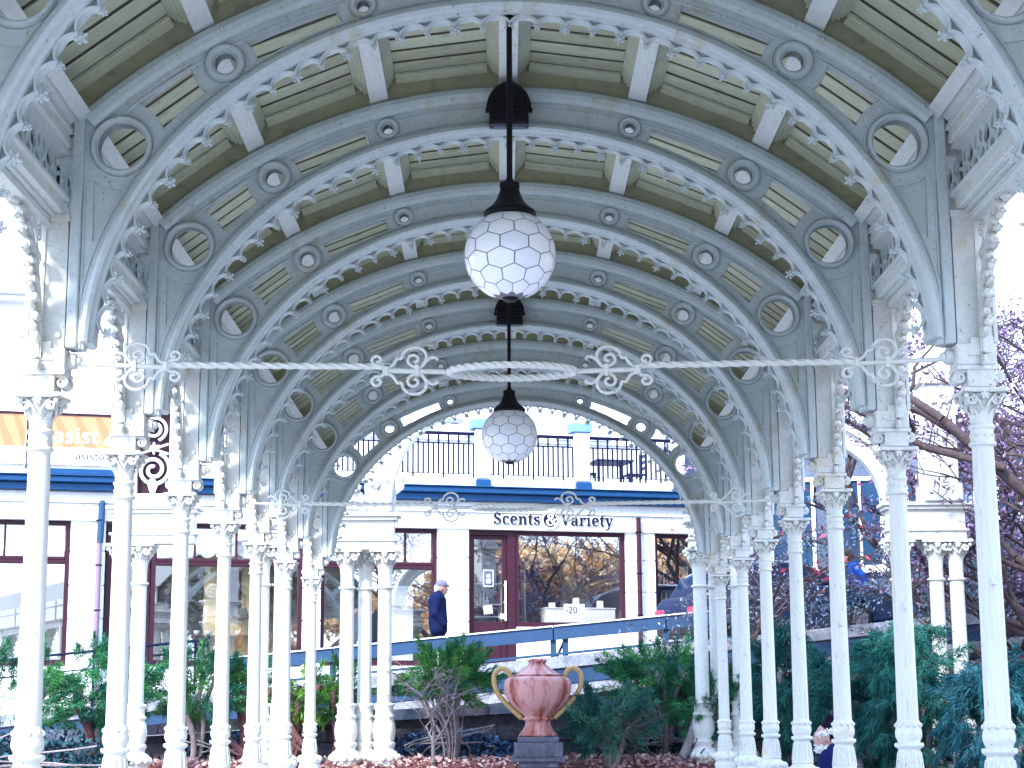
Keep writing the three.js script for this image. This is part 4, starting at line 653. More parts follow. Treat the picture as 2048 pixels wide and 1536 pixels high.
function shelfUnit(s0, s1, ys, z, label) {
  const t = thing('shop_shelf', label, 'shelf', onShop(s0, 0, z), FA); const w = s1 - s0;
  for (const y of ys) mesh('shelf_board', bx(0, w, y - .02, y, -.3, 0), MT.white, t);
  mesh('side_panel', bx(-.03, -.001, .55, ys[ys.length - 1] + .4, -.3, 0), MT.white, t); mesh('side_panel', bx(w + .001, w + .03, .55, ys[ys.length - 1] + .4, -.3, 0), MT.white, t);
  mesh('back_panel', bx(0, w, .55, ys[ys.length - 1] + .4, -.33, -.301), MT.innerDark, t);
}
const rS = rng(404);
const bottleG = [lathe([[0, 0], [.026, 0], [.028, .01], [.028, .09], [.012, .115], [.012, .14], [.016, .142], [.016, .165], [0, .165]], 10), lathe([[0, 0], [.034, 0], [.034, .07], [.014, .09], [.018, .10], [.018, .14], [0, .14]], 10), lathe([[0, 0], [.02, 0], [.022, .12], [.01, .15], [.01, .20], [0, .20]], 10)].map(g => uvBox(g));
const bottleM = [mat(lin(.35, .03, .05), { roughness: .15 }), mat(lin(.6, .55, .45), { roughness: .2 }), mat(lin(.05, .08, .16), { roughness: .15 }), mat(lin(.75, .72, .70), { roughness: .3 }), mat(lin(.42, .22, .08), { roughness: .2 })];
function bottles(s0, s1, y, z, n, label, group) { for (let i = 0; i < n; i++) { const s = s0 + (s1 - s0) * (i + .5) / n; const m = mesh('bottle', bottleG[Math.floor(rS() * 3)], bottleM[Math.floor(rS() * 5)]); const [x, yy, zz] = onShop(s, y, z + .04 * (rS() - .5)); m.position.set(x, yy, zz); m.scale.setScalar(1.15); tag(m, label, 'bottle', group); } }
shelfUnit(-.66, .12, [1.62, 2.05, 2.30, 2.72], -.75, 'white shelf unit of bottles seen through the shop door');
bottles(-.62, .08, 2.30, -.88, 10, 'small bottle on the middle shelf behind the shop door glass', 'bottles behind the shop door');
bottles(-.62, .08, 2.72, -.88, 9, 'small bottle on the top shelf behind the shop door glass', 'bottles on the top door shelf');
shelfUnit(.35, 1.12, [1.75, 2.15, 2.55, 2.95], -2.6, 'tall white shelf unit at the left inside the big shop window');
bottles(.40, 1.08, 2.15, -2.75, 8, 'jar on the second shelf at the left inside the big shop window', 'jars inside the big shop window');
bottles(.40, 1.08, 2.55, -2.75, 8, 'jar on the third shelf at the left inside the big shop window', 'jars high inside the big shop window');
shelfUnit(3.25, 4.2, [1.95, 2.35, 2.75], -.8, 'white display shelf inside the right-hand shop window');
bottles(3.3, 4.15, 2.75, -.95, 9, 'pale bottle on the top shelf of the right-hand shop window', 'bottles in the right-hand shop window');
bottles(3.3, 4.15, 2.35, -.95, 8, 'bottle on the middle shelf of the right-hand shop window', 'bottles on the middle shelf of the right-hand window');
{ // counter, dark doorway panel, pale column inside
  const c = thing('shop_counter', 'white counter with a sale card inside the big shop window', 'counter', onShop(.98, 0, -.5), FA); mesh('front_panel', bx(0, 1.5, .55, 2.20, -.35, 0), MT.white, c); mesh('counter_top', rbx(-.02, 1.52, 2.202, 2.225, -.38, .02, .005), MT.white, c);
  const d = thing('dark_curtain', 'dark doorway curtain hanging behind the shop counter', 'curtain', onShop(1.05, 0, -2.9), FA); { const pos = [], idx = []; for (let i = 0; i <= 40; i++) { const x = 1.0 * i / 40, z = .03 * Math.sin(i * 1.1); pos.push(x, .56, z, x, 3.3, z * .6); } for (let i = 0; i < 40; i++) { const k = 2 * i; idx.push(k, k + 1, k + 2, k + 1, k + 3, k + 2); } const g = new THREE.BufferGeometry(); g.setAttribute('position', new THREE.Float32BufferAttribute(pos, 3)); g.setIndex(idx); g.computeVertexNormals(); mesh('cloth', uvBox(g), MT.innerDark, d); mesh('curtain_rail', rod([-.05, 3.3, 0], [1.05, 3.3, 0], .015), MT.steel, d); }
  const pl = thing('display_panel', 'pale upright display panel inside the window left of the shop pier', 'panel', onShop(-2.35, 0, -.8), FA); mesh('panel_sheet', rbx(0, .62, .56, 2.65, -.03, 0, .005), MT.white, pl); mesh('foot', bx(.1, .5, .55, .575, -.2, .2), MT.steel, pl);
  const pic = thing('framed_picture', 'dark framed picture on the yellow wall inside the second window', 'picture', onShop(-5.42, 2.45, -.62), FA); mesh('frame', [bx(-.24, -.2, -.5, .5, -.02, .02), bx(.2, .24, -.5, .5, -.02, .02), bx(-.2, .2, .46, .5, -.02, .02), bx(-.2, .2, -.5, -.46, -.02, .02), at(ext(starShape(5, .04, .12), .03), 0, .55, -.01)], MT.gold, pic); mesh('canvas', bx(-.2, .2, -.46, .46, -.015, -.005), mat(lin(.03, .025, .03)), pic);
  const wl = mesh('partition_wall', bx(-5.95, -4.9, .55, 3.6, -.70, -.66), mat(lin(.62, .48, .22), { map: texPlaster, roughness: .8 })); wl.position.set(0, E, -36); wl.rotation.y = FA; tag(wl, 'yellow partition wall inside the second shop window', 'wall');
  const lp = thing('table_lamp', 'small table lamp with dark shade under the framed picture', 'lamp', onShop(-5.25, 1.62, -.45), FA); mesh('lamp_shade', lathe([[.18, 0], [.11, .2], [.10, .2], [.165, .0]], 18).translate(0, .32, 0), mat(lin(.08, .08, .06)), lp); mesh('lamp_foot', lathe([[0, 0], [.08, 0], [.08, .02], [.02, .04], [.03, .12], [.012, .2], [.012, .36], [0, .36]], 14), MT.gold, lp);
  const tb = thing('window_table', 'dark table set with white china inside the second shop window', 'table', onShop(-5.6, 0, -.45), FA); mesh('table_top', rbx(-.9, .9, 1.55, 1.61, -.2, .2, .01), MT.maroonL, tb); for (const [x, z] of [[-.85, -.15], [.85, -.15], [-.85, .15], [.85, .15]]) mesh('leg', bx(x - .03, x + .03, .55, 1.55, z - .03, z + .03), MT.maroonL, tb);
  for (let i = 0; i < 6; i++) { const cg = lathe([[0, 0], [.03, 0], [.055, .05], [.06, .09], [.055, .09], [.028, .01], [0, .012]], 14); const m = mesh('china_cup', uvBox(cg), MT.white); m.position.set(...onShop(-6.3 + i * .2, 1.612, -.38)); tag(m, 'white china cup on the table inside the second shop window', 'cup', 'china cups on the window table'); }
  for (let i = 0; i < 5; i++) { const m = mesh('gift_box', rbx(-.06, .06, 0, .10 + .05 * (i % 3), -.05, .05, .006), i % 2 ? MT.innerDark : MT.white); m.position.set(...onShop(1.15 + i * .26, 2.226, -.62)); m.rotation.y = FA; tag(m, 'small gift box on the counter inside the big shop window', 'box', 'boxes on the shop counter'); }
}

/* ---------- people: smooth-min capsule fields meshed by marching cubes ---------- */
function sdfGeo(bones, k = .04, cell = .014) {
  const lo = [1e9, 1e9, 1e9], hi = [-1e9, -1e9, -1e9];
  for (const b of bones) for (let a = 0; a < 3; a++) { lo[a] = Math.min(lo[a], b[a] - b[3], b[4 + a] - b[7]); hi[a] = Math.max(hi[a], b[a] + b[3], b[4 + a] + b[7]); }
  const c = lo.map((v, a) => (v + hi[a]) / 2), size = Math.max(...hi.map((v, a) => v - lo[a])) + .1, n = Math.min(150, Math.ceil(size / cell) + 4), half = size / 2 * n / (n - 4);
  const mc = new MarchingCubes(n, new THREE.MeshBasicMaterial(), false, false, 200000); mc.isolation = 0; mc.field.fill(-1);
  const lim = lo.map((v, a) => [v - .08, hi[a] + .08]);
  for (let z = 0; z < n; z++) { const pz = c[2] + (z - n / 2) / (n / 2) * half; if (pz < lim[2][0] || pz > lim[2][1]) continue; for (let y = 0; y < n; y++) { const py = c[1] + (y - n / 2) / (n / 2) * half; if (py < lim[1][0] || py > lim[1][1]) continue; for (let x = 0; x < n; x++) {
    const px = c[0] + (x - n / 2) / (n / 2) * half; if (px < lim[0][0] || px > lim[0][1]) continue; let s = 0;
    for (const b of bones) { const ax = b[4] - b[0], ay = b[5] - b[1], az = b[6] - b[2], l = ax * ax + ay * ay + az * az || 1e-9; let t = ((px - b[0]) * ax + (py - b[1]) * ay + (pz - b[2]) * az) / l; t = t < 0 ? 0 : t > 1 ? 1 : t; const d = Math.hypot(px - b[0] - ax * t, py - b[1] - ay * t, pz - b[2] - az * t) - (b[3] + (b[7] - b[3]) * t); s += Math.exp(-d / k * 2.2); }
    mc.field[z * n * n + y * n + x] = s > 0 ? k / 2.2 * Math.log(s) : -1;
  } } }
  mc.update(); const g0 = new THREE.BufferGeometry(), P = mc.positionArray.slice(0, mc.count * 3); for (let i = 0; i < P.length; i++) P[i] = P[i] * half + c[i % 3];
  g0.setAttribute('position', new THREE.BufferAttribute(P, 3)); const g = mergeVertices(g0, 1e-4); g.computeVertexNormals(); return uvBox(g);
}
const cap = (a, ra, b, rb) => [...a, ra, ...b, rb];
function headBones(h, f = [0, 0, 1]) { // h = head centre, facing f (in xz)
  const [x, y, z] = h, F = (u, v, w) => [x + f[0] * u - f[2] * w, y + v, z + f[2] * u + f[0] * w];
  return [cap(F(-.015, .035, 0), .088, F(.0, -.01, 0), .082), cap(F(.03, -.055, 0), .055, F(.045, -.085, 0), .042), cap(F(.085, .0, 0), .012, F(.105, -.03, 0), .015), cap(F(0, 0, .082), .012, F(-.005, -.03, .084), .012), cap(F(0, 0, -.082), .012, F(-.005, -.03, -.084), .012), cap(F(.075, -.065, .015), .016, F(.075, -.065, -.015), .016), cap(F(.078, .02, .03), .014, F(.078, .02, -.03), .014), cap(F(-.02, -.08, 0), .052, F(-.03, -.17, 0), .056)];
}
function handBones(w, d, s = 1) { // wrist point, hanging direction d
  const b = [cap(w, .026, [w[0] + d[0] * .07, w[1] + d[1] * .07, w[2] + d[2] * .07], .032)], e = [w[0] + d[0] * .085, w[1] + d[1] * .085, w[2] + d[2] * .085];
  [[-.027, .060], [-.009, .075], [.009, .078], [.027, .066]].forEach(([o, l]) => b.push(cap([e[0], e[1], e[2] + o], .0095, [e[0] + d[0] * l * .55 + .006 * s, e[1] + d[1] * l * .55, e[2] + o], .009), cap([e[0] + d[0] * l * .55 + .006 * s, e[1] + d[1] * l * .55, e[2] + o], .009, [e[0] + d[0] * l + .022 * s, e[1] + d[1] * l, e[2] + o * .9], .008)));
  b.push(cap([w[0] + d[0] * .03, w[1] + d[1] * .03, w[2] + .025], .012, [w[0] + d[0] * .075 + .02 * s, w[1] + d[1] * .075, w[2] + .05], .0095)); return b;
}
const cloth = (r, g, b) => mat(lin(r * .8, g * .8, b * .8), { roughness: .85, specularIntensity: .08, bumpMap: texBump, bumpScale: .004 });
{ // walker in front of the shop, facing +x, hands in the coat pockets
  const t = thing('person', 'person in dark blue coat and grey cap walking past the shop door', 'person', [-1.24, street(-1.24) + .005, -33]);
  const skin = [...headBones([.05, 1.60, 0], [1, 0, 0]), cap([.0, 1.42, 0], .06, [-.02, 1.0, 0], .12), cap([-.02, 1.0, .08], .08, [.08, .5, .09], .055), cap([.08, .5, .09], .055, [.06, .08, .09], .04), cap([-.02, 1.0, -.08], .08, [-.10, .52, -.09], .055), cap([-.10, .52, -.09], .055, [-.24, .10, -.09], .04)];
  mesh('body', sdfGeo(skin, .03, .014), MT.skin, t);
  mesh('trousers', sdfGeo([cap([-.02, .98, 0], .14, [-.02, .9, 0], .15), cap([-.02, .92, .085], .10, [.08, .5, .09], .075), cap([.08, .5, .09], .075, [.06, .09, .09], .065), cap([-.02, .92, -.085], .10, [-.10, .52, -.09], .075), cap([-.10, .52, -.09], .075, [-.24, .12, -.09], .065)], .03, .016), cloth(.012, .012, .03), t);
  mesh('coat', sdfGeo([cap([-.02, 1.42, .10], .10, [-.02, 1.42, -.10], .10), cap([-.03, 1.35, .06], .165, [-.02, 1.0, .05], .165), cap([-.03, 1.35, -.06], .165, [-.02, 1.0, -.05], .165), cap([-.02, 1.0, .06], .16, [-.01, .86, .07], .165), cap([-.02, 1.0, -.06], .16, [-.01, .86, -.07], .165), cap([-.02, 1.40, .19], .078, [-.07, 1.12, .235], .066), cap([-.07, 1.12, .235], .066, [.09, .93, .20], .056), cap([-.02, 1.40, -.19], .078, [-.07, 1.12, -.235], .066), cap([-.07, 1.12, -.235], .066, [.09, .93, -.20], .056), cap([-.01, 1.50, .05], .055, [-.01, 1.50, -.05], .055)], .035, .014), cloth(.008, .013, .055), t);
  mesh('cap', sdfGeo([cap([.03, 1.665, 0], .098, [.06, 1.665, 0], .094), cap([.13, 1.645, .03], .018, [.175, 1.64, 0], .014), cap([.13, 1.645, -.03], .018, [.175, 1.64, 0], .014)], .025, .009), cloth(.16, .16, .24), t);
  mesh('hair', sdfGeo([cap([-.01, 1.60, 0], .088, [-.02, 1.55, 0], .07)], .02, .01), cloth(.4, .4, .42), t);
  for (const s of [-1, 1]) mesh('shoe', sdfGeo([cap([.06 - (s < 0 ? .30 : 0), .05, s * .09], .05, [.20 - (s < 0 ? .30 : 0), .035, s * .09], .035)], .02, .012), MT.black, t);
}
{ // person in blue jacket beyond the parked car, facing left, bending forward
  const t = thing('person', 'person in bright blue jacket leaning forward beyond the parked car', 'person', [7.02, street(7.02) + .005, -35.6]);
  const skin = [...headBones([-.20, 1.53, 0], [-1, 0, 0]), cap([-.12, 1.38, 0], .06, [.06, .95, 0], .12), cap([.06, .95, .09], .085, [.02, .5, .10], .055), cap([.02, .5, .10], .055, [.08, .08, .10], .045), cap([.06, .95, -.09], .085, [.04, .5, -.10], .055), cap([.04, .5, -.10], .055, [.14, .08, -.10], .045), cap([.13, 1.0, .26], .034, [.16, .95, .26], .03)];
  mesh('body', sdfGeo(skin, .03, .014), MT.skin, t); mesh('hand', sdfGeo(handBones([.15, .96, .26], [.25, -.96, 0], -1), .008, .005), MT.skin, t);
  mesh('jacket', sdfGeo([cap([-.10, 1.36, .09], .105, [-.10, 1.36, -.09], .105), cap([-.08, 1.30, .06], .15, [.05, .95, .06], .15), cap([-.08, 1.30, -.06], .15, [.05, .95, -.06], .15), cap([.05, .92, .05], .15, [.06, .82, .05], .155), cap([-.09, 1.34, .19], .078, [.06, 1.16, .25], .066), cap([.06, 1.16, .25], .066, [.13, 1.0, .26], .05), cap([-.09, 1.34, -.19], .078, [-.02, 1.1, -.24], .066), cap([-.02, 1.1, -.24], .066, [-.16, .95, -.2], .052)], .035, .014), cloth(.015, .07, .36), t);
  mesh('trousers', sdfGeo([cap([.06, .88, 0], .145, [.06, .82, 0], .15), cap([.06, .86, .09], .1, [.02, .5, .10], .075), cap([.02, .5, .10], .075, [.08, .08, .10], .065), cap([.06, .86, -.09], .1, [.04, .5, -.10], .075), cap([.04, .5, -.10], .075, [.14, .08, -.10], .065)], .03, .016), cloth(.03, .03, .06), t);
  mesh('hair', sdfGeo([cap([-.17, 1.575, 0], .098, [-.14, 1.53, 0], .085), cap([-.12, 1.5, 0], .07, [-.11, 1.44, 0], .06)], .025, .01), cloth(.012, .010, .03), t);
}
{ // seated person low in the frame between two right-hand columns, facing left
  const b = thing('park_bench', 'slatted bench under the seated person outside the right-hand columns', 'bench', [3.12, -.14, -18.1]);
  for (let i = 0; i < 4; i++) mesh('slat', rbx(-.22 + i * .115, -.12 + i * .115, .40, .43, -.7, .7, .006), MT.barkRed, b); for (const z of [-.6, .6]) mesh('leg', [bx(-.2, -.15, 0, .40, z - .03, z + .03), bx(.15, .2, 0, .40, z - .03, z + .03), bx(-.2, .2, .34, .40, z - .025, z + .025)], MT.iron, b);
  const t = thing('person', 'seated person in navy coat with white fur headband and collar', 'person', [3.16, -.14, -18.0]); const o = .08;
  const skin = [...headBones([-.06, 1.06 + o, 0], [-1, 0, 0]), cap([.0, .9 + o, 0], .06, [.05, .5 + o, 0], .12), cap([.05, .48 + o, .09], .08, [-.36, .46 + o, .10], .06), cap([-.36, .46 + o, .10], .06, [-.34, .06, .10], .045), cap([.05, .48 + o, -.09], .08, [-.36, .46 + o, -.10], .06), cap([-.36, .46 + o, -.10], .06, [-.34, .06, -.10], .045), cap([-.22, .62 + o, .15], .032, [-.26, .61 + o, .1], .03)];
  mesh('body', sdfGeo(skin, .028, .013), mat(lin(.42, .25, .235), { roughness: .5 }), t);
  mesh('hand', sdfGeo(handBones([-.26, .61 + o, .10], [-.9, -.3, 0], 1), .008, .005), mat(lin(.42, .25, .235), { roughness: .5 }), t);
  mesh('coat', sdfGeo([cap([.02, .88 + o, .10], .10, [.02, .88 + o, -.10], .10), cap([.02, .82 + o, .06], .15, [.05, .48 + o, .06], .16), cap([.02, .82 + o, -.06], .15, [.05, .48 + o, -.06], .16), cap([.05, .47 + o, .10], .12, [-.34, .48 + o, .11], .09), cap([.05, .47 + o, -.10], .12, [-.34, .48 + o, -.11], .09), cap([.02, .86 + o, .19], .075, [.06, .62 + o, .24], .066), cap([.06, .62 + o, .24], .066, [-.20, .62 + o, .16], .05), cap([.02, .86 + o, -.19], .075, [.06, .62 + o, -.24], .066), cap([.06, .62 + o, -.24], .066, [-.20, .60 + o, -.14], .05)], .035, .014), cloth(.012, .018, .10), t);
  mesh('boots', sdfGeo([cap([-.345, .46, .10], .06, [-.34, .07, .10], .06), cap([-.34, .05, .10], .05, [-.46, .04, .10], .04), cap([-.345, .46, -.10], .06, [-.34, .07, -.10], .06), cap([-.34, .05, -.10], .05, [-.46, .04, -.10], .04)], .02, .014), MT.black, t);
  mesh('hair', sdfGeo([cap([-.02, 1.115 + o, 0], .092, [.0, 1.07 + o, 0], .084), cap([.0, 1.215 + o, 0], .045, [.0, 1.235 + o, 0], .04)], .018, .008), cloth(.01, .008, .02), t);
  const fl = (pts, n, seed) => { const r = rng(seed), o2 = []; for (let i = 0; i < n; i++) { const p = pts(r), d = V3(r() - .5, r() - .5, r() - .5).normalize(); o2.push(at(new THREE.ConeGeometry(.008, .05, 4), p[0] + d.x * .02, p[1] + d.y * .02, p[2] + d.z * .02, r() * 6, r() * 6, r() * 6)); } return join(o2); };
  mesh('fur_headband', fl(r => { const a = r() * 6.28; return [-.03 + .098 * Math.cos(a), 1.10 + o + .03 * Math.cos(a) + .02 * (r() - .5), .094 * Math.sin(a)]; }, 260, 8), MT.white, t);
  mesh('fur_collar', fl(r => { const a = r() * 6.28, k = .095 + .03 * r(); return [-.0 + k * Math.cos(a) * 1.15, .915 + o - .03 * Math.cos(a + Math.PI) * -1 + .05 * (r() - .5), k * Math.sin(a)]; }, 420, 9), MT.white, t);
}
{ // shop assistant behind the counter
  const [x, y, z] = onShop(1.48, .55, -1.35), t = thing('person', 'person in black standing behind the shop counter', 'person', [x, y, z], FA);
  mesh('body', sdfGeo([...headBones([0, 1.58, 0], [0, 0, 1]), cap([0, 1.42, 0], .06, [0, 1.0, 0], .12), cap([.08, 1.0, 0], .08, [.09, .08, 0], .045), cap([-.08, 1.0, 0], .08, [-.09, .08, 0], .045), cap([.22, 1.02, .10], .034, [.20, .98, .22], .03), cap([-.22, 1.02, .10], .034, [-.20, .98, .22], .03)], .03, .016), MT.skin, t);
  for (const s of [-1, 1]) mesh('hand', sdfGeo(handBones([s * .20, .98, .22], [0, -.6, .8], s), .008, .006), MT.skin, t);
  mesh('clothes', sdfGeo([cap([.10, 1.42, 0], .10, [-.10, 1.42, 0], .10), cap([0, 1.35, 0], .17, [0, .95, 0], .16), cap([.20, 1.40, 0], .075, [.26, 1.12, .02], .062), cap([.26, 1.12, .02], .062, [.21, 1.0, .18], .045), cap([-.20, 1.40, 0], .075, [-.26, 1.12, .02], .062), cap([-.26, 1.12, .02], .062, [-.21, 1.0, .18], .045), cap([.09, .95, 0], .11, [.09, .06, 0], .065), cap([-.09, .95, 0], .11, [-.09, .06, 0], .065)], .035, .016), cloth(.01, .01, .015), t);
  mesh('hair', sdfGeo([cap([0, 1.64, -.01], .098, [0, 1.58, -.03], .09)], .02, .01), cloth(.01, .008, .01), t);
}

/* ---------- parked car ---------- */
{
  const cx = 5.25, h = Math.atan2(.37, .93), t = thing('parked_car', 'dark blue car with lit red tail lights parked on the rising street', 'car', [cx, street(cx) - .0, -34.4], h); t.rotation.order = 'YXZ'; t.rotation.z = Math.atan(.098 * .93);
  const paint = new THREE.MeshPhysicalMaterial({ color: lin(.005, .013, .045), roughness: .35, specularIntensity: .35, side: THREE.DoubleSide });
  const gl = new THREE.MeshPhysicalMaterial({ color: lin(.008, .02, .06), roughness: .06, specularIntensity: .7, side: THREE.DoubleSide });
  const s = new THREE.Shape(); s.moveTo(-2.08, .30); s.lineTo(-2.12, .62); s.quadraticCurveTo(-2.13, .86, -1.98, .95); s.lineTo(1.05, .93); s.quadraticCurveTo(1.75, .86, 2.02, .66); s.quadraticCurveTo(2.12, .52, 2.05, .28); s.lineTo(1.72, .24); s.absarc(1.32, .30, .37, -.1, Math.PI + .1, false); s.lineTo(-.88, .22); s.absarc(-1.28, .30, .37, -.1, Math.PI + .1, false); s.closePath();
  const b = ext(s, 1.56, { bevelEnabled: true, bevelSize: .06, bevelThickness: .09, bevelSegments: 3 }); b.translate(0, 0, -.78); mesh('body', [b], paint, t);
  const c = new THREE.Shape(); c.moveTo(-1.92, .96); c.quadraticCurveTo(-1.72, 1.36, -1.30, 1.43); c.quadraticCurveTo(-.4, 1.52, .20, 1.42); c.quadraticCurveTo(.62, 1.30, 1.10, .95); c.closePath();
  const cg = ext(c, 1.22, { bevelEnabled: true, bevelSize: .03, bevelThickness: .09, bevelSegments: 3 }); cg.translate(0, 0, -.61); mesh('cabin', [cg], paint, t);
  for (const sd of [1, -1]) {
    const w = new THREE.Shape(); w.moveTo(-1.62, 1.0); w.quadraticCurveTo(-1.5, 1.27, -1.22, 1.33); w.lineTo(-.30, 1.385); w.lineTo(-.30, 1.0); w.closePath(); const w2 = new THREE.Shape(); w2.moveTo(-.24, 1.0); w2.lineTo(-.24, 1.385); w2.quadraticCurveTo(.25, 1.36, .50, 1.20); w2.lineTo(.80, 1.0); w2.closePath();
    for (const q of [w, w2]) mesh('side_window', at(ext(q, .012), 0, 0, sd > 0 ? .706 : -.718), gl, t);
    mesh('chrome_strip', [bx(-1.70, .95, .970, .992, sd * .715 - .012, sd * .715 + .012), at(tube([[-1.62, 1.36, 0], [-1.3, 1.475, 0], [-.4, 1.53, 0], [.2, 1.46, 0]], .012, 20, 6), 0, 0, sd * .60)], MT.steel, t);
    mesh('door_handle', [rbx(-.55, -.38, .80, .825, sd * .865 - .012, sd * .865 + .012, .004), rbx(.35, .52, .80, .825, sd * .865 - .012, sd * .865 + .012, .004)], MT.steel, t);
    const tl = mesh('tail_light', rbx(-2.195, -2.12, .66, .80, Math.min(sd * .84, sd * .50), Math.max(sd * .84, sd * .50), .02), new THREE.MeshStandardMaterial({ color: lin(.6, .01, .04), emissive: lin(1, .02, .08), emissiveIntensity: .55, roughness: .3 }), t);
    mesh('headlight', rbx(1.96, 2.10, .56, .68, Math.min(sd * .82, sd * .48), Math.max(sd * .82, sd * .48), .02), MT.white, t);
    mesh('mirror', rbx(.62, .80, 1.0, 1.12, Math.min(sd * .88, sd * .74), Math.max(sd * .88, sd * .74), .02), paint, t);
    for (const wx of [-1.28, 1.32]) { const wh = part('wheel', t); wh.position.set(wx, .30, sd * .74); mesh('tyre', [at(new THREE.TorusGeometry(.235, .075, 10, 24), 0, 0, 0), at(new THREE.CylinderGeometry(.24, .24, .16, 24), 0, 0, 0, 0, 0, Math.PI / 2)], MT.black, wh); mesh('rim', [at(new THREE.CylinderGeometry(.17, .17, .02, 20), 0, 0, sd * .085, 0, 0, Math.PI / 2), ...[0, 1, 2, 3, 4].map(k => at(bx(-.02, .02, 0, .18, -.01, .01), 0, 0, sd * .10, 0, k * 1.2566))], mat(lin(.10, .10, .12), { roughness: .5 }), wh); }
  }
  mesh('rear_window', at(bx(-.20, .20, -.012, .012, -.55, .55), -1.795, 1.19, 0, 0, Math.PI - 2.12 + .03), gl, t);
  mesh('windscreen', at(bx(-.34, .34, -.012, .012, -.55, .55), .70, 1.235, 0, 0, -.64), gl, t);
  mesh('number_plate', rbx(-2.20, -2.17, .52, .63, -.26, .26, .005), MT.white, t);
  mesh('bumper', rbx(-2.22, -2.02, .30, .46, -.80, .80, .04), mat(lin(.02, .02, .03)), t);
}

/* ---------- urn on its pedestal ---------- */
{
  const t = thing('garden_urn', 'pink copper urn with two golden handles on a grey stone pedestal', 'urn', [.40, E - .33, -25]);
  const y0 = .33; const pr = [[.0, .075], [.27, .075], [.265, .10], [.215, .16], [.18, .22], [.172, .26], [.175, .29], [.21, .30], [.215, .325], [.185, .34], [.19, .352], [.265, .415], [.35, .49], [.42, .58], [.458, .67], [.470, .755], [.464, .815], [.435, .86], [.38, .886], [.335, .893], [.336, .896], [.35, .900], [.35, .918], [.305, .922], [.30, .925], [.21, .985], [.145, 1.035], [.115, 1.06], [.105, 1.075], [.125, 1.09], [.13, 1.11], [.11, 1.13], [.05, 1.142], [0, 1.144]];
  const g = lathe(pr.map(p => [p[0], p[1]]), 48); const uv = g.attributes.uv; for (let i = 0; i < uv.count; i++) uv.setXY(i, uv.getX(i) * 2, uv.getY(i) * 1.1);
  const m = mesh('vase_body', g, MT.copper, t); m.position.y = -.0;
  for (const s of [-1, 1]) mesh('handle', [tube([[s * .355, .855, 0], [s * .38, .90, 0], [s * .43, .985, 0], [s * .52, 1.0, 0], [s * .595, .925, 0], [s * .60, .80, 0], [s * .555, .67, 0], [s * .455, .545, 0], [s * .35, .44, 0], [s * .245, .345, 0]], .036, 60, 10), at(new THREE.SphereGeometry(.042, 10, 8), s * .345, .85, .0), at(new THREE.SphereGeometry(.038, 10, 8), s * .24, .34, 0)], MT.gold, t);
  mesh('plinth', [rbx(-.28, .28, .0, .075, -.28, .28, .01), rbx(-.33, .33, -.20, -.002, -.33, .33, .012), rbx(-.36, .36, -.26, -.202, -.36, .36, .012), rbx(-.27, .27, -.34, -.262, -.27, .27, .012), rbx(-.25, .25, -.86, -.342, -.25, .25, .03)], MT.ped, t);
  mesh('inset_plaque', rbx(-.15, .15, -.80, -.42, .25, .262, .004), MT.stone, t);
}
/* terrace furniture */
{
  const dark = mat(lin(.02, .03, .09), { roughness: .5 });
  const tb = thing('terrace_table', 'dark blue table on the shop terrace behind the railing', 'table', onShop(2.55, 4.60, -.9), FA); mesh('table_top', rbx(-.42, .42, .70, .74, -.4, .4, .01), dark, tb); for (const [x, z] of [[-.36, -.34], [.36, -.34], [-.36, .34], [.36, .34]]) mesh('leg', bx(x - .025, x + .025, 0, .70, z - .025, z + .025), dark, tb);
  for (const [s, z, r, l] of [[1.95, -.8, Math.PI / 2, 'dark blue chair left of the terrace table'], [3.05, -.75, -Math.PI / 2, 'dark blue chair right of the terrace table']]) { const c = thing('terrace_chair', l, 'chair', onShop(s, 4.60, z), FA + r, 'chairs on the shop terrace'); mesh('seat', rbx(-.21, .21, .43, .46, -.21, .21, .01), dark, c); for (let k = 0; k < 3; k++) mesh('back_slat', bx(-.19, .19, .56 + k * .13, .63 + k * .13, -.21, -.19), dark, c); for (const [x, zz] of [[-.18, -.19], [.18, -.19], [-.18, .18], [.18, .18]]) mesh('leg', bx(x - .02, x + .02, 0, zz < 0 ? .92 : .43, zz - .0155, zz + .0155), dark, c); }
}

/* ---------- plants ---------- */
class Leaves { constructor() { this.p = []; this.c = []; }
  tri(a, b, c, col) { this.p.push(...a, ...b, ...c); for (let i = 0; i < 3; i++) this.c.push(...col); }
  needle(o, d, l, w, col, r) { const s = V3(r() - .5, r() - .5, r() - .5).cross(d).normalize().multiplyScalar(w / 2); this.tri([o.x - s.x, o.y - s.y, o.z - s.z], [o.x + s.x, o.y + s.y, o.z + s.z], [o.x + d.x * l, o.y + d.y * l, o.z + d.z * l], col); }
  leaf(o, d, l, w, col, r) { const s = V3(r() - .5, r() - .5, r() - .5).cross(d).normalize().multiplyScalar(w / 2), m = o.clone().addScaledVector(d, l * .45), e = o.clone().addScaledVector(d, l), A = m.clone().add(s), B = m.clone().sub(s); this.tri(o.toArray(), A.toArray(), e.toArray(), col); this.tri(o.toArray(), e.toArray(), B.toArray(), col); }
  geo(k = 1.2) { const g = new THREE.BufferGeometry(); this.c = this.c.map(v => v * k); g.setAttribute('position', new THREE.Float32BufferAttribute(this.p, 3)); g.setAttribute('color', new THREE.Float32BufferAttribute(this.c, 3)); g.computeVertexNormals(); return uvBox(g); } }
const rdir = r => { const a = r() * 6.283, z = r() * 2 - 1, s = Math.sqrt(1 - z * z); return V3(s * Math.cos(a), z, s * Math.sin(a)); };
const mixc = (a, b, t) => a.map((v, i) => v + (b[i] - v) * t);
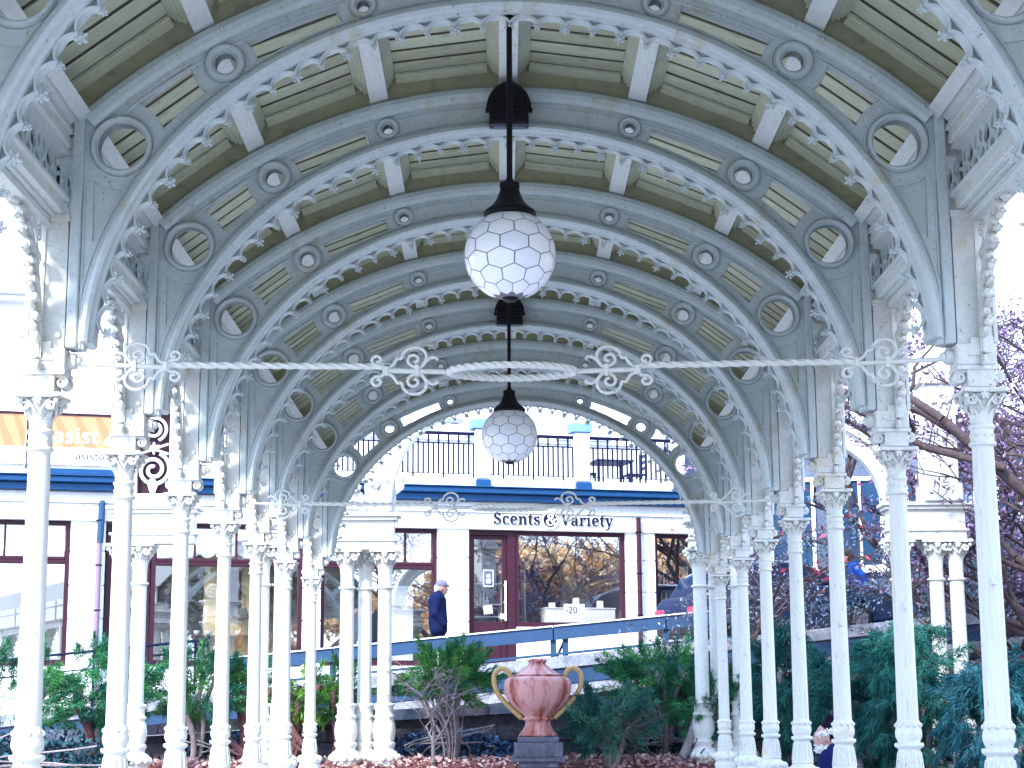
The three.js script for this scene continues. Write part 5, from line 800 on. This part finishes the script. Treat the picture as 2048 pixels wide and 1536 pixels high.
// feathery conifer shrub: crooked stems, plumes of fine sprays
function juniper(label, pos, rx, ry, o = {}) {
  const { seed = 1, n = 70, per = 190, cA = [.03, .10, .035], cB = [.09, .20, .05], droop = .15, cy = ry, stem = MT.barkPale, len = .10, stems = 4, lean = 0, sr = .028 } = o, r = rng(seed);
  const t = thing('juniper_shrub', label, 'shrub', pos, 0, o.group || 'evergreen shrubs around the colonnade'), L = new Leaves(), wood = [];
  for (let k = 0; k < stems; k++) { const a = k / stems * 6.28 + r() * .8, R2 = rx * (.3 + .4 * r()); wood.push(tube([[lean * -.5 + .05 * Math.cos(a), -.1, .05 * Math.sin(a)], [lean * -.2 + R2 * .35 * Math.cos(a) + .05, cy * .4, R2 * .35 * Math.sin(a)], [R2 * .8 * Math.cos(a) - .04, cy * .75, R2 * .7 * Math.sin(a)], [R2 * 1.25 * Math.cos(a), cy + ry * .35 * r(), R2 * Math.sin(a)]], sr * (1 + .7 * r()), 14, 6)); }
  for (let i = 0; i < n; i++) {
    const d = rdir(r), k = .45 + .55 * Math.sqrt(r()), c = V3(d.x * rx * k, cy + d.y * ry * k, d.z * rx * k * .8), out = d.clone().add(V3(0, .55 - droop * 3 * r(), 0)).normalize(), tint = mixc(cA, cB, Math.pow(r(), 1.6)), pl = .16 + .22 * r();
    if (r() < .35) wood.push(rod(c.clone().addScaledVector(out, -.25).toArray(), c.toArray(), .008, .004, 4));
    for (let j = 0; j < per; j++) { const u = r(), q = c.clone().addScaledVector(out, (u - .4) * pl * 1.4).add(rdir(r).multiplyScalar(.09 * (1.1 - u) + .01)), dd = out.clone().multiplyScalar(.9).add(rdir(r).multiplyScalar(.75)).add(V3(0, -droop * u, 0)).normalize(), f = .75 + .5 * r(); L.needle(q, dd, len * (.5 + .8 * r()), .010 + .008 * r(), tint.map(v => v * f), r); }
  }
  mesh('foliage', L.geo(), MT.leaf, t); mesh('stem', wood, stem, t); return t;
}
const gE = h => E + h;
juniper('green juniper at the left frame edge beside the nearest column', [-7.0, .40, -25.4], 1.0, .75, { seed: 21, cy: 1.15, n: 80, cA: [.02, .085, .05], cB: [.05, .20, .06] });
juniper('green juniper with crooked trunk between the first two left columns', [-5.9, .40, -25.9], .85, .55, { seed: 22, cy: 1.30, n: 66, cA: [.015, .08, .06], cB: [.04, .19, .06], stem: MT.barkRed });
juniper('spreading green juniper between the third and fourth left columns', [-4.55, .42, -26.2], .75, .55, { seed: 23, cy: 1.28, n: 60, cA: [.015, .09, .06], cB: [.07, .20, .06] });
juniper('thin juniper sprig leaning between the fourth and fifth left columns', [-3.75, .45, -26.3], .38, .40, { seed: 24, cy: 1.15, n: 16, stem: MT.barkRed, lean: .5 });
juniper('small bright green juniper between the fifth and sixth left columns', [-3.0, .45, -26.4], .36, .34, { seed: 25, cy: 1.18, n: 26, cA: [.05, .14, .02], cB: [.13, .27, .05], stem: MT.barkRed, lean: .6 });
juniper('dark green juniper sprig left of the pavilion columns', [-2.42, .45, -26.4], .30, .45, { seed: 26, cy: 1.0, n: 24, stem: MT.barkRed, lean: .5 });
juniper('bushy green juniper on tangled pale stems left of the urn', [-.85, .36, -25.8], .68, .36, { seed: 27, cy: 1.42, n: 62, sr: .012, cA: [.02, .10, .04], cB: [.08, .23, .05], stems: 16 });
juniper('low teal juniper right of the urn', [1.38, .45, -25.4], .66, .36, { seed: 28, cy: .70, n: 70, cA: [.02, .085, .075], cB: [.06, .16, .11] });
juniper('wide green juniper growing over the garden wall right of the urn', [2.25, .50, -26.6], .85, .42, { seed: 29, cy: 1.30, n: 90, cA: [.015, .085, .05], cB: [.05, .20, .06], stems: 6 });
juniper('drooping juniper with pale slanting trunk beside the right pavilion columns', [2.95, .42, -26.0], .55, .50, { seed: 30, cy: .92, n: 46, cA: [.015, .085, .05], cB: [.05, .19, .08], stems: 5, lean: .6 });
const teal = { cA: [.008, .060, .055], cB: [.03, .13, .11], droop: .8, len: .13, per: 200, group: 'weeping teal evergreens on the right' };
juniper('weeping teal evergreen between the fourth and fifth right columns', [4.05, -.15, -25.5], .65, .95, { ...teal, seed: 41, cy: 1.65, n: 90 });
juniper('weeping teal evergreen below the parked car between right-hand columns', [4.6, -.15, -24.0], .60, .90, { ...teal, seed: 42, cy: 1.45, n: 90 });
juniper('tall weeping teal evergreen between the second and third right columns', [5.15, -.15, -23.0], .75, 1.0, { ...teal, seed: 43, cy: 1.45, n: 110 });
juniper('blue-green evergreen left of the paired pavilion columns', [5.75, -.15, -26.6], .8, 1.0, { ...teal, seed: 44, cy: 1.7, n: 100 });
juniper('blue-green evergreen between paired pavilion columns and nearest right column', [5.9, -.15, -22.0], .62, .85, { ...teal, seed: 45, cy: 1.25, n: 90, cA: [.006, .05, .07], cB: [.03, .11, .14] });
juniper('dark teal evergreen at the right frame edge', [6.85, -.15, -22.6], .85, 1.0, { ...teal, seed: 46, cy: 1.15, n: 120 });
// broad-leaved ivy mounds
function ivy(label, pos, rx, ry, rz, n, seed, cA, cB) {
  const t = thing('ivy_mound', label, 'ivy', pos, 0, 'dark ivy below the garden wall'), r = rng(seed), L = new Leaves();
  for (let i = 0; i < n; i++) { const d = rdir(r); d.y = Math.abs(d.y); const k = .7 + .32 * r(), p = V3(d.x * rx * k, d.y * ry * k, d.z * rz * k), f = .6 + .9 * r(), c = mixc(cA, cB, Math.pow(r(), 2)).map(v => v * f); L.leaf(p, d.clone().add(rdir(r)).add(V3(0, -.4, 0)).normalize(), .05 + .045 * r(), .05 + .03 * r(), c, r); }
  mesh('leaf_cover', L.geo(), mat(lin(1, 1, 1), { vertexColors: true, roughness: .5, specularIntensity: .3 }), t);
  mesh('stem', [...Array(7)].map((_, k) => tube([[rx * (r() - .5), 0, rz * .5 * (r() - .2)], [rx * (r() - .5) * 1.2, ry * .6, rz * .9], [rx * (r() - .5) * 1.6, ry * (.6 + .5 * r()), rz * 1.0]], .012, 12, 5)), MT.barkPale, t);
}
ivy('glossy dark blue-green ivy at the bottom left between the first two columns', [-5.9, -.13, -22.6], 1.5, 1.22, .8, 5200, 61, [.004, .020, .032], [.022, .075, .095]);
ivy('dark ivy between the third and fourth left columns', [-4.1, .3, -26.5], .9, .70, .4, 1800, 62, [.006, .02, .05], [.04, .08, .15]);
ivy('dark ivy under the coping left of the urn', [-.9, .42, -26.7], 1.2, .62, .4, 2200, 63, [.006, .025, .06], [.05, .10, .18]);
ivy('dark ivy under the coping right of the urn', [2.2, .42, -26.8], 1.3, .6, .35, 2000, 64, [.006, .03, .05], [.04, .09, .14]);
// bare and budding trees
function tree(name, label, pos, o) {
  const { seed, h = 5, r0 = .12, levels = 5, spread = .6, leafN = 8, leafS = .06, cA, cB, bark = MT.bark, group, kids = 3, lean = [0, 0], first = .35, up = .25 } = o, r = rng(seed), t = thing(name, label, 'tree', pos, 0, group), wood = [], L = new Leaves();
  (function grow(p, d, len, rad, lv) {
    const e = p.clone().addScaledVector(d, len), mid = p.clone().lerp(e, .5).add(rdir(r).multiplyScalar(len * .07));
    const n = lv === 0 ? 9 : lv < 3 ? 6 : 4, q1 = rod(p.toArray(), mid.toArray(), rad, rad * .85, n), q2 = rod(mid.toArray(), e.toArray(), rad * .86, rad * .68, n); wood.push(q1, q2);
    if (lv >= levels - 2 && leafN) { const N = leafN < 1 ? (r() < leafN ? 1 : 0) : Math.round(leafN * (lv === levels ? 1 : .5)); for (let i = 0; i < N; i++) { const u = r(), f = .65 + .7 * r(); L.leaf(p.clone().lerp(e, u).add(rdir(r).multiplyScalar(leafS * .8)), rdir(r).add(V3(0, -.3, 0)).normalize(), leafS * (.6 + .8 * r()), leafS * .55, mixc(cA, cB, r()).map(v => v * f), r); } }
    if (lv >= levels) return;
    const k = lv === 0 ? kids + 1 : kids; for (let i = 0; i < k; i++) { const a = r() * 6.28, ax = V3(Math.cos(a), .0, Math.sin(a)), dd = d.clone().multiplyScalar(.75).addScaledVector(ax, spread * (.6 + .8 * r())).add(V3(0, up * (r() - .2), 0)).normalize(); grow(lv === 0 ? p.clone().lerp(e, first + (1 - first) * (i + 1) / k) : p.clone().lerp(e, .45 + .55 * (i + 1) / k), dd, len * (.62 + .2 * r()), rad * .58, lv + 1); }
  })(V3(0, 0, 0), V3(lean[0], 1, lean[1]).normalize(), h * .36, r0, 0);
  mesh('trunk', wood, bark, t); if (L.p.length) mesh('crown', L.geo(), MT.leaf, t);
}
const purple = { cA: [.085, .06, .12], cB: [.27, .20, .32], group: 'purple budding trees at the right' };
tree('budding_tree', 'purple-pink budding tree filling the right frame edge', [8.6, -.14, -25.5], { seed: 71, h: 7.5, r0: .14, levels: 6, leafN: 6, leafS: .085, spread: .75, ...purple });
tree('budding_tree', 'lower purple budding tree behind the nearest right column', [7.6, -.14, -29.0], { seed: 72, h: 5.6, r0: .10, levels: 6, leafN: 4, leafS: .08, spread: .75, ...purple });
tree('budding_tree', 'tall purple tree farther back at the right frame edge', [11.2, 1.0, -33], { seed: 73, h: 8.5, r0: .16, levels: 6, leafN: 8, leafS: .10, spread: .7, ...purple });
tree('budding_tree', 'nearest purple budding tree reaching in from beyond the right frame edge', [7.0, -.14, -20.5], { seed: 79, h: 8.8, r0: .15, levels: 6, leafN: 5, leafS: .075, spread: .7, ...purple });
tree('budding_tree', 'tall purple budding tree behind the white attic pier', [8.0, .9, -32.6], { seed: 74, h: 9.5, r0: .13, levels: 6, leafN: 8, leafS: .10, spread: .62, ...purple });
tree('young_tree', 'thin bare tree with a few red leaves in front of the shop corner', [3.75, .45, -28.6], { seed: 75, h: 5.2, r0: .045, levels: 5, leafN: .22, leafS: .10, spread: .85, kids: 3, cA: [.30, .02, .05], cB: [.42, .06, .10], first: .75 });
tree('bare_shrub', 'bare branching shrub in front of the stone wall at the right', [5.6, -.14, -29.6], { seed: 76, h: 4.2, r0: .05, levels: 5, leafN: 0, spread: .9, bark: MT.bark, group: 'bare shrubs' });
tree('bare_shrub', 'small bare pale shrub left of the urn', [-1.05, .45, -25.5], { seed: 77, h: 1.9, r0: .03, levels: 5, leafN: 0, spread: .8, bark: MT.barkPale, kids: 3, first: .2, group: 'bare shrubs' });
tree('bare_shrub', 'small bare twiggy shrub in the leaf litter right of the urn', [1.75, .42, -25.1], { seed: 78, h: 1.3, r0: .018, levels: 4, leafN: 0, spread: .9, kids: 3, first: .2, group: 'bare shrubs' });
tree('bare_shrub', 'tangled bare shrub with lilac buds in front of the parked car', [4.75, .6, -29.4], { seed: 101, h: 4.4, r0: .04, levels: 6, leafN: 2, leafS: .06, spread: .95, first: .3, cA: [.05, .08, .10], cB: [.16, .16, .24], group: 'bare shrubs' });
tree('bare_shrub', 'tangled bare shrub with blue-green leaves behind the second right column', [6.3, .6, -29.2], { seed: 102, h: 5.0, r0: .045, levels: 6, leafN: 4, leafS: .07, spread: .95, first: .3, cA: [.03, .08, .10], cB: [.12, .16, .26], group: 'bare shrubs' });
{ // leaning trunks by the right pavilion columns
  const t = thing('leaning_trunk', 'pale forked tree trunk leaning by the right pavilion columns', 'tree trunk', [2.35, .40, -25.6]);
  mesh('trunk', [tube([[-.10, 0, 0], [.08, .22, 0], [.24, .55, -.1], [.34, .85, -.15]], .065, 16, 8), tube([[.06, .02, .05], [.30, .25, 0], [.52, .42, -.05]], .05, 14, 8), tube([[.0, .0, .1], [.28, .06, .08], [.5, .16, .05]], .045, 12, 8)], MT.barkPale, t);
  mesh('twig', [tube([[.0, .3, .08], [.2, .18, .1], [.4, .36, .1]], .010, 10, 5), tube([[-.2, .05, .1], [.1, .15, .12], [.3, .5, .1]], .008, 10, 5)], MT.bark, t);
  for (const [x, s, l] of [[-4.05, 1, 'reddish trunk leaning right between the fourth and fifth left columns'], [-3.05, 1, 'reddish trunk leaning right between the fifth and sixth left columns'], [-2.05, -1, 'reddish trunk leaning left behind the pavilion columns']]) { const q = thing('leaning_trunk', l, 'tree trunk', [x, .42, -26.1]); mesh('trunk', [tube([[s * .45, 0, 0], [s * .30, .25, 0], [s * .02, .5, -.05], [-s * .18, .85, -.1]], .05, 16, 7), tube([[s * .30, .25, 0], [s * .15, .30, .1], [-s * .1, .48, .1]], .022, 10, 6)], MT.barkRed, q); }
}
{ // leaf litter on the bed
  const r = rng(91), L = new Leaves(); for (let i = 0; i < 9000; i++) { const x = -7 + 14 * r(), d = 24.2 + 2.8 * r(), t = Math.min(1, Math.max(0, (d - 23.6) / 2.2)), y = -.10 + .70 * t * t * (3 - 2 * t) + .03 * r() + .02; const c = mixc([.20, .09, .08], [.46, .34, .34], r()); L.leaf(V3(x, y, -d), rdir(r).multiply(V3(1, .45, 1)).normalize(), .05 + .05 * r(), .035 + .03 * r(), c, r); }
  const m = mesh('leaf_litter', L.geo(), MT.leaf); m.userData.kind = 'stuff'; m.userData.label = 'pinkish brown fallen leaves on the garden bed'; m.userData.category = 'leaves';
}
/* ---------- right-hand background ---------- */
{
  const w = thing('rubble_wall', 'purple-grey rubble stone wall at the right behind the trees', 'wall', [8.3, E + 1.2, -35.5], .1), r = rng(55);
  mesh('wall_core', bx(-.2, 7, -1.6, 2.45, -.6, -.05), MT.stone, w);
  for (let y = .1; y < 2.3;) { const h = .18 + .16 * r(); for (let x = -.1; x < 3.4;) { const l = .28 + .5 * r(); mesh('stone', rbx(x + .012, x + l - .012, y + .012, y + h - .012, -.10, .02 + .07 * r(), .035), [MT.stoneA, MT.stoneB, MT.stone][Math.floor(r() * 3)], w); x += l; } y += h; }
  mesh('coping', rbx(-.3, 7, 2.45, 2.60, -.7, .15, .02), MT.concrete, w);
  const b = thing('far_building', 'pale building with blue-paned windows behind the purple trees', 'building', [9.5, E + 1.2, -42], -.15);
  mesh('wall', bx(-5.5, 8, -2, 5.6, -6, 0), MT.slate, b); mesh('roof', [slopedBox(-5.9, 8.4, 5.6, 5.7, 5.7, .4, -6.4), rbx(-5.7, 8.2, 5.3, 5.6, -6.2, .2, .03)], MT.roof, b);
  for (const [y0, y1] of [[-.6, 1.2], [2.2, 4.4]]) for (let k = 0; k < 8; k++) { const x = -4.8 + k * 1.6, q = part('window', b); mesh('frame', [bx(x, x + .09, y0, y1, .0, .08), bx(x + 1.01, x + 1.1, y0, y1, 0, .08), bx(x + .09, x + 1.01, y1 - .09, y1, 0, .08), bx(x + .09, x + 1.01, y0, y0 + .09, 0, .08), bx(x + .52, x + .58, y0 + .09, y1 - .09, 0, .07)], MT.white, q); mesh('pane', bx(x + .09, x + 1.01, y0 + .09, y1 - .09, .01, .02), new THREE.MeshPhysicalMaterial({ color: lin(.015, .045, .10), roughness: .08, specularIntensity: .35, side: THREE.DoubleSide }), q); mesh('sill', rbx(x - .08, x + 1.18, y0 - .09, y0 - .01, 0, .16, .01), MT.white, q); }
}
/* park trees across the lawn: outside the frame, mirrored in the shop windows */
for (const [x, z, s, h] of [[12, -17, 81, 8], [15, -9, 82, 9], [18.5, -3, 83, 10], [23, 4, 84, 11], [17, -22, 85, 9], [27, -6, 86, 11], [8.5, -8, 87, 8]])
  tree('park_tree', 'brown-leaved park tree beyond the right edge of the view', [x, -.14, z], { seed: s, h, r0: .2, levels: 5, leafN: 14, leafS: .30, spread: .7, kids: 3, cA: [.55, .34, .16], cB: [.85, .66, .42], bark: MT.barkPale, group: 'park trees beyond the right edge of the view' });

renderer.render(scene, camera);
